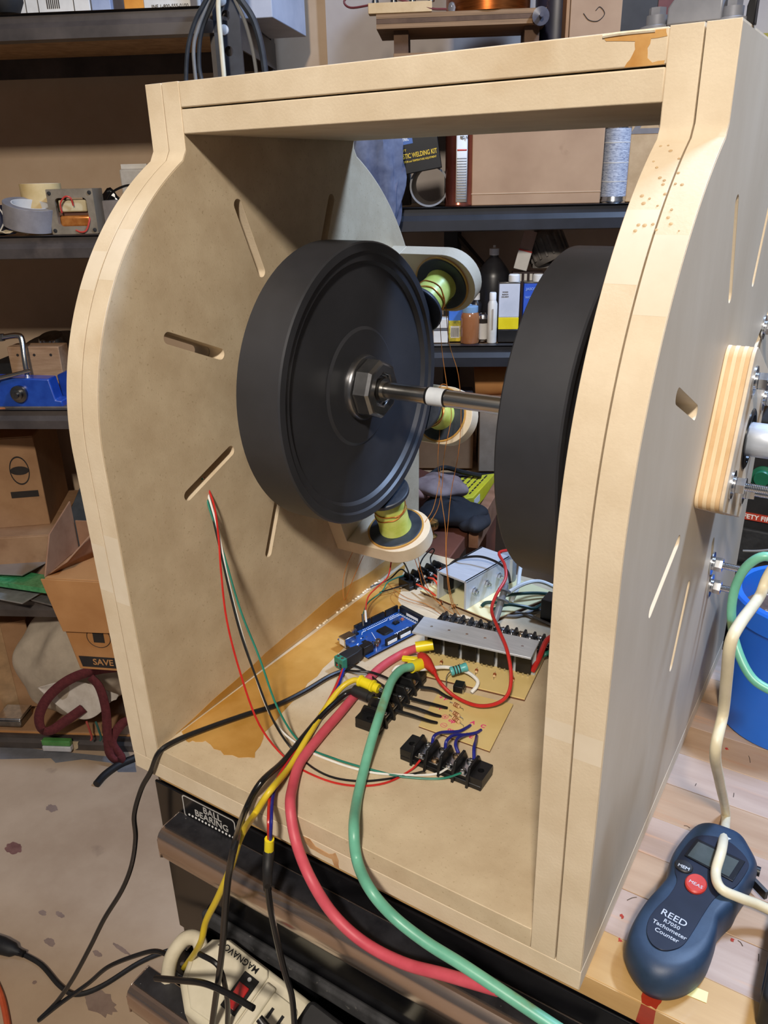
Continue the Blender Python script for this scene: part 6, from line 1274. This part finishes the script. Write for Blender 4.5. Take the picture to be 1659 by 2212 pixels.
# ---------------------------------------------------------------- high shelf behind the beam: plywood stand, coil, boxes
hv = 1900.0
def hp3(x, y, v=hv): return rpix(x, y, v)
pA, pB = rpix(838, 68, hv), rpix(1140, 42, hv)
ply_d = mat('dim_plywood', (122, 92, 62), (150, 116, 82), rough=.75, scale=10, stretch=(.6, 8, 30))
SHZT = rpix(870, 118, hv).z - 34
hs_ = thing('wall_shelf', 'dark wall shelf above and behind the top beam', 'shelf', ROOM @ TR(0, 2000, SHZT - 22))
MB().box(-190, 900, -140, 200, 0, 22).build('shelf_board', mat('dark_board', (46, 38, 34), (60, 50, 44), rough=.7), hs_, bev=2)
for u in (-120, 500): MB().prism([(0, 0), (-160, 0), (0, -150)], u, u + 6, Matrix.Translation((0, 200, 0)) @ YZ).build('shelf_bracket', shelf_b, hs_)
stn = thing('plywood_stand', 'plywood laminated stand with copper coil on the high shelf', 'stand', ROOM @ TR(30, hv + 40, SHZT + .3))
MB().box(-150, 160, -60, 90, 0, 34).build('bottom_board', ply_d, stn, bev=1)
for k in range(3): MB().box(-184, 160, -64, 90, 78 + k * 9, 86.5 + k * 9).build('top_ply', (ply_d, mat('dim_ply_dark', (84, 60, 42), (100, 74, 54), rough=.8))[k % 2], stn)
MB().box(-150, -120, -40, 60, 34.2, 77.8).build('stand_side', mat('dim_ply_dark', (84, 60, 42)), stn)
MB().box(120, 150, -40, 60, 34.2, 77.8).build('stand_side', mat('dim_ply_dark', (84, 60, 42)), stn)
MB().box(-200, -70, -66, -40, 105, 124).build('pine_rail', mat('pale_ply', (196, 164, 118)), stn, bev=1)
for k in range(4):
    x = -186 + k * 38
    MB().lathe([(.5, 0), (7, 0), (7, 6), (3.4, 8), (3.4, 20), (5, 22), (.5, 26)], 12, TR(x, -54, 124)).build('binding_post', steel_dk, stn)
    MB().tube([(x - 5, -54, 142), (x - 7, -54, 166), (x, -54, 180), (x + 7, -54, 166), (x + 5, -54, 142)], 1.2, 6).build('wire_clip', zinc, stn)
MB().tube([(-190, -62, 122), (-236, -62, 118), (-248, -60, 132), (-210, -60, 146), (-160, -60, 136), (-80, -64, 112), (-40, -64, 108)], 2.2, 7).build('maroon_lead', mat('maroon_wire', (92, 34, 38), (108, 46, 50), rough=.4), stn)
MB().lathe([(10, 105), (88, 105), (88, 330), (10, 330)], 48, TR(46, 20, 0)).build('copper_coil', mat('dark_copper_coil', (120, 62, 24), (170, 92, 40), rough=.3, metal=.9, scale=30, stretch=(1, 1, 40)), stn)
MB().lathe([(.5, 0), (17, 0), (17, 12), (4, 13), (4, 30), (.5, 30)], 20, Matrix.Translation((148, -64, 88)) @ Matrix.Rotation(math.radians(90), 4, 'X')).build('acrylic_knob', mat('smoky_acrylic', (74, 72, 80), (92, 90, 98), rough=.15), stn)
MB().lathe([(.5, 0), (6, 2), (8, 10), (5, 18), (.5, 20)], 14, TR(-30, -40, 105)).build('glass_bulb', clearm, stn)
t = room_thing('tin_can', 'dark navy tin standing right of the copper coil on the high shelf', 'tin', rpix(1195, 60, hv).x + 16, 1990, SHZT + .3)
MB().lathe([(1, 0), (46, 0), (46, 240), (1, 240)], 32).build('tin_body', mat('navy_tin', (34, 36, 54), (46, 48, 68), rough=.35), t); MB().lathe([(44, 236), (48, 236), (48, 244), (44, 244)], 32, close=True).build('tin_rim', steel_dk, t)
p = rpix(1290, 40, 1880)
t = room_thing('cardboard_box', 'tan cardboard box with pen scribble on the high shelf', 'box', p.x + 2, 1920, SHZT + .3)
MB().box(-56, 46, -40, 60, 0, 170).build('carton_body', mat('tan_cardboard', (158, 126, 98)), t, bev=1.5)
MB().box(-64, -57, -38, 60, 0, 170).build('side_flap', card, t, bev=1)
MB().tube([(-30, -40.6, 92), (-18, -40.6, 80), (0, -40.6, 78), (12, -40.6, 90), (2, -40.6, 102), (-6, -40.6, 96)], .8, 5).build('pen_scribble', ink, t)
p = rpix(1395, 40, 1900)
t = room_thing('clutter_box', 'black case with a tilted white label on the high shelf', 'case', p.x + 4, 1950, SHZT + .3)
MB().box(-66, 70, -40, 60, 0, 140).build('case_body', mat('black_case', (26, 24, 26), (36, 34, 36), rough=.5), t, bev=3)
MB().box(-26, 12, -43, -41, 42, 78, TR(0, 0, 0, ry=28)).build('white_label', mat('grey_white_label', (150, 156, 166), (166, 172, 182), rough=.5), t)
MB().box(20, 68, -42, -40.5, 40, 130).build('red_panel', mat('dark_red_panel', (84, 30, 28), (98, 42, 38), rough=.5), t)
# grey steel clamp lying on top of the beam
ZT = H + .2
c0, c1 = at(1375, 70, 'z', ZT), at(1575, 42, 'z', ZT)
cx_ = [at(x, 50, 'y', 156).x for x in (1365, 1422, 1448, 1556, 1580, 1632, 1508)]
cl = thing('steel_clamp', 'grey cast steel clamp lying on top of the beam near its right end', 'clamp', (cx_[6], 156, ZT))
gcast = mat('grey_cast_steel', (116, 118, 126), (136, 138, 146), rough=.45, metal=.3)
CL = lambda k: cx_[k] - cx_[6]
MB().prism([(CL(2), 3), (CL(3) + 2, 3), (CL(3) + 2, 15), (CL(2) + 3, 16), (CL(2), 12)], -9, 9, VW).build('clamp_body', gcast, cl, bev=1)
for x in (CL(1) - 1, CL(4)):
    f_ = MB().lathe([(.5, 0), (9.5, 0), (9.5, 4), (6, 5), (6, 10), (.5, 10)], 24, TR(x, 0, 0)).build('clamp_foot', gcast, cl); MB().lathe([(.5, 10), (5, 10), (5, 14), (.5, 14)], 6, TR(x, 0, 0)).build('foot_nut', gcast, f_, sharp=20)
MB().cyl((0, 0, 15.5), (0, 0, 60), 4, 16).build('chrome_rod', zinc, cl)
MB().prism([(CL(4) + 8, 0), (CL(5), 0), (CL(5), 16), (CL(5) - 3, 16), (CL(5) - 5, 9), (CL(4) + 8, 8)], -4, 4, VW).build('end_bracket', blk_plastic, cl, bev=.6)
MB().box(CL(0) - 8, CL(1) - 9, -5, 5, 0, 3).build('flat_arm', blk_matte, cl, bev=.6)
p = rpix(1645, 95, 2120)
t = room_thing('yellow_green_box', 'yellow and green box on the wall at the top right edge', 'box', p.x + 60, 2150, p.z - 40)
MB().box(-70, 120, -40, 50, 28, 60).build('yellow_band', mat('dull_yellow', (150, 132, 40), (166, 148, 56), rough=.5), t); MB().box(-70, 120, -40, 50, 0, 27.8).build('green_band', mat('dull_green', (22, 92, 52), (34, 108, 64), rough=.5), t)
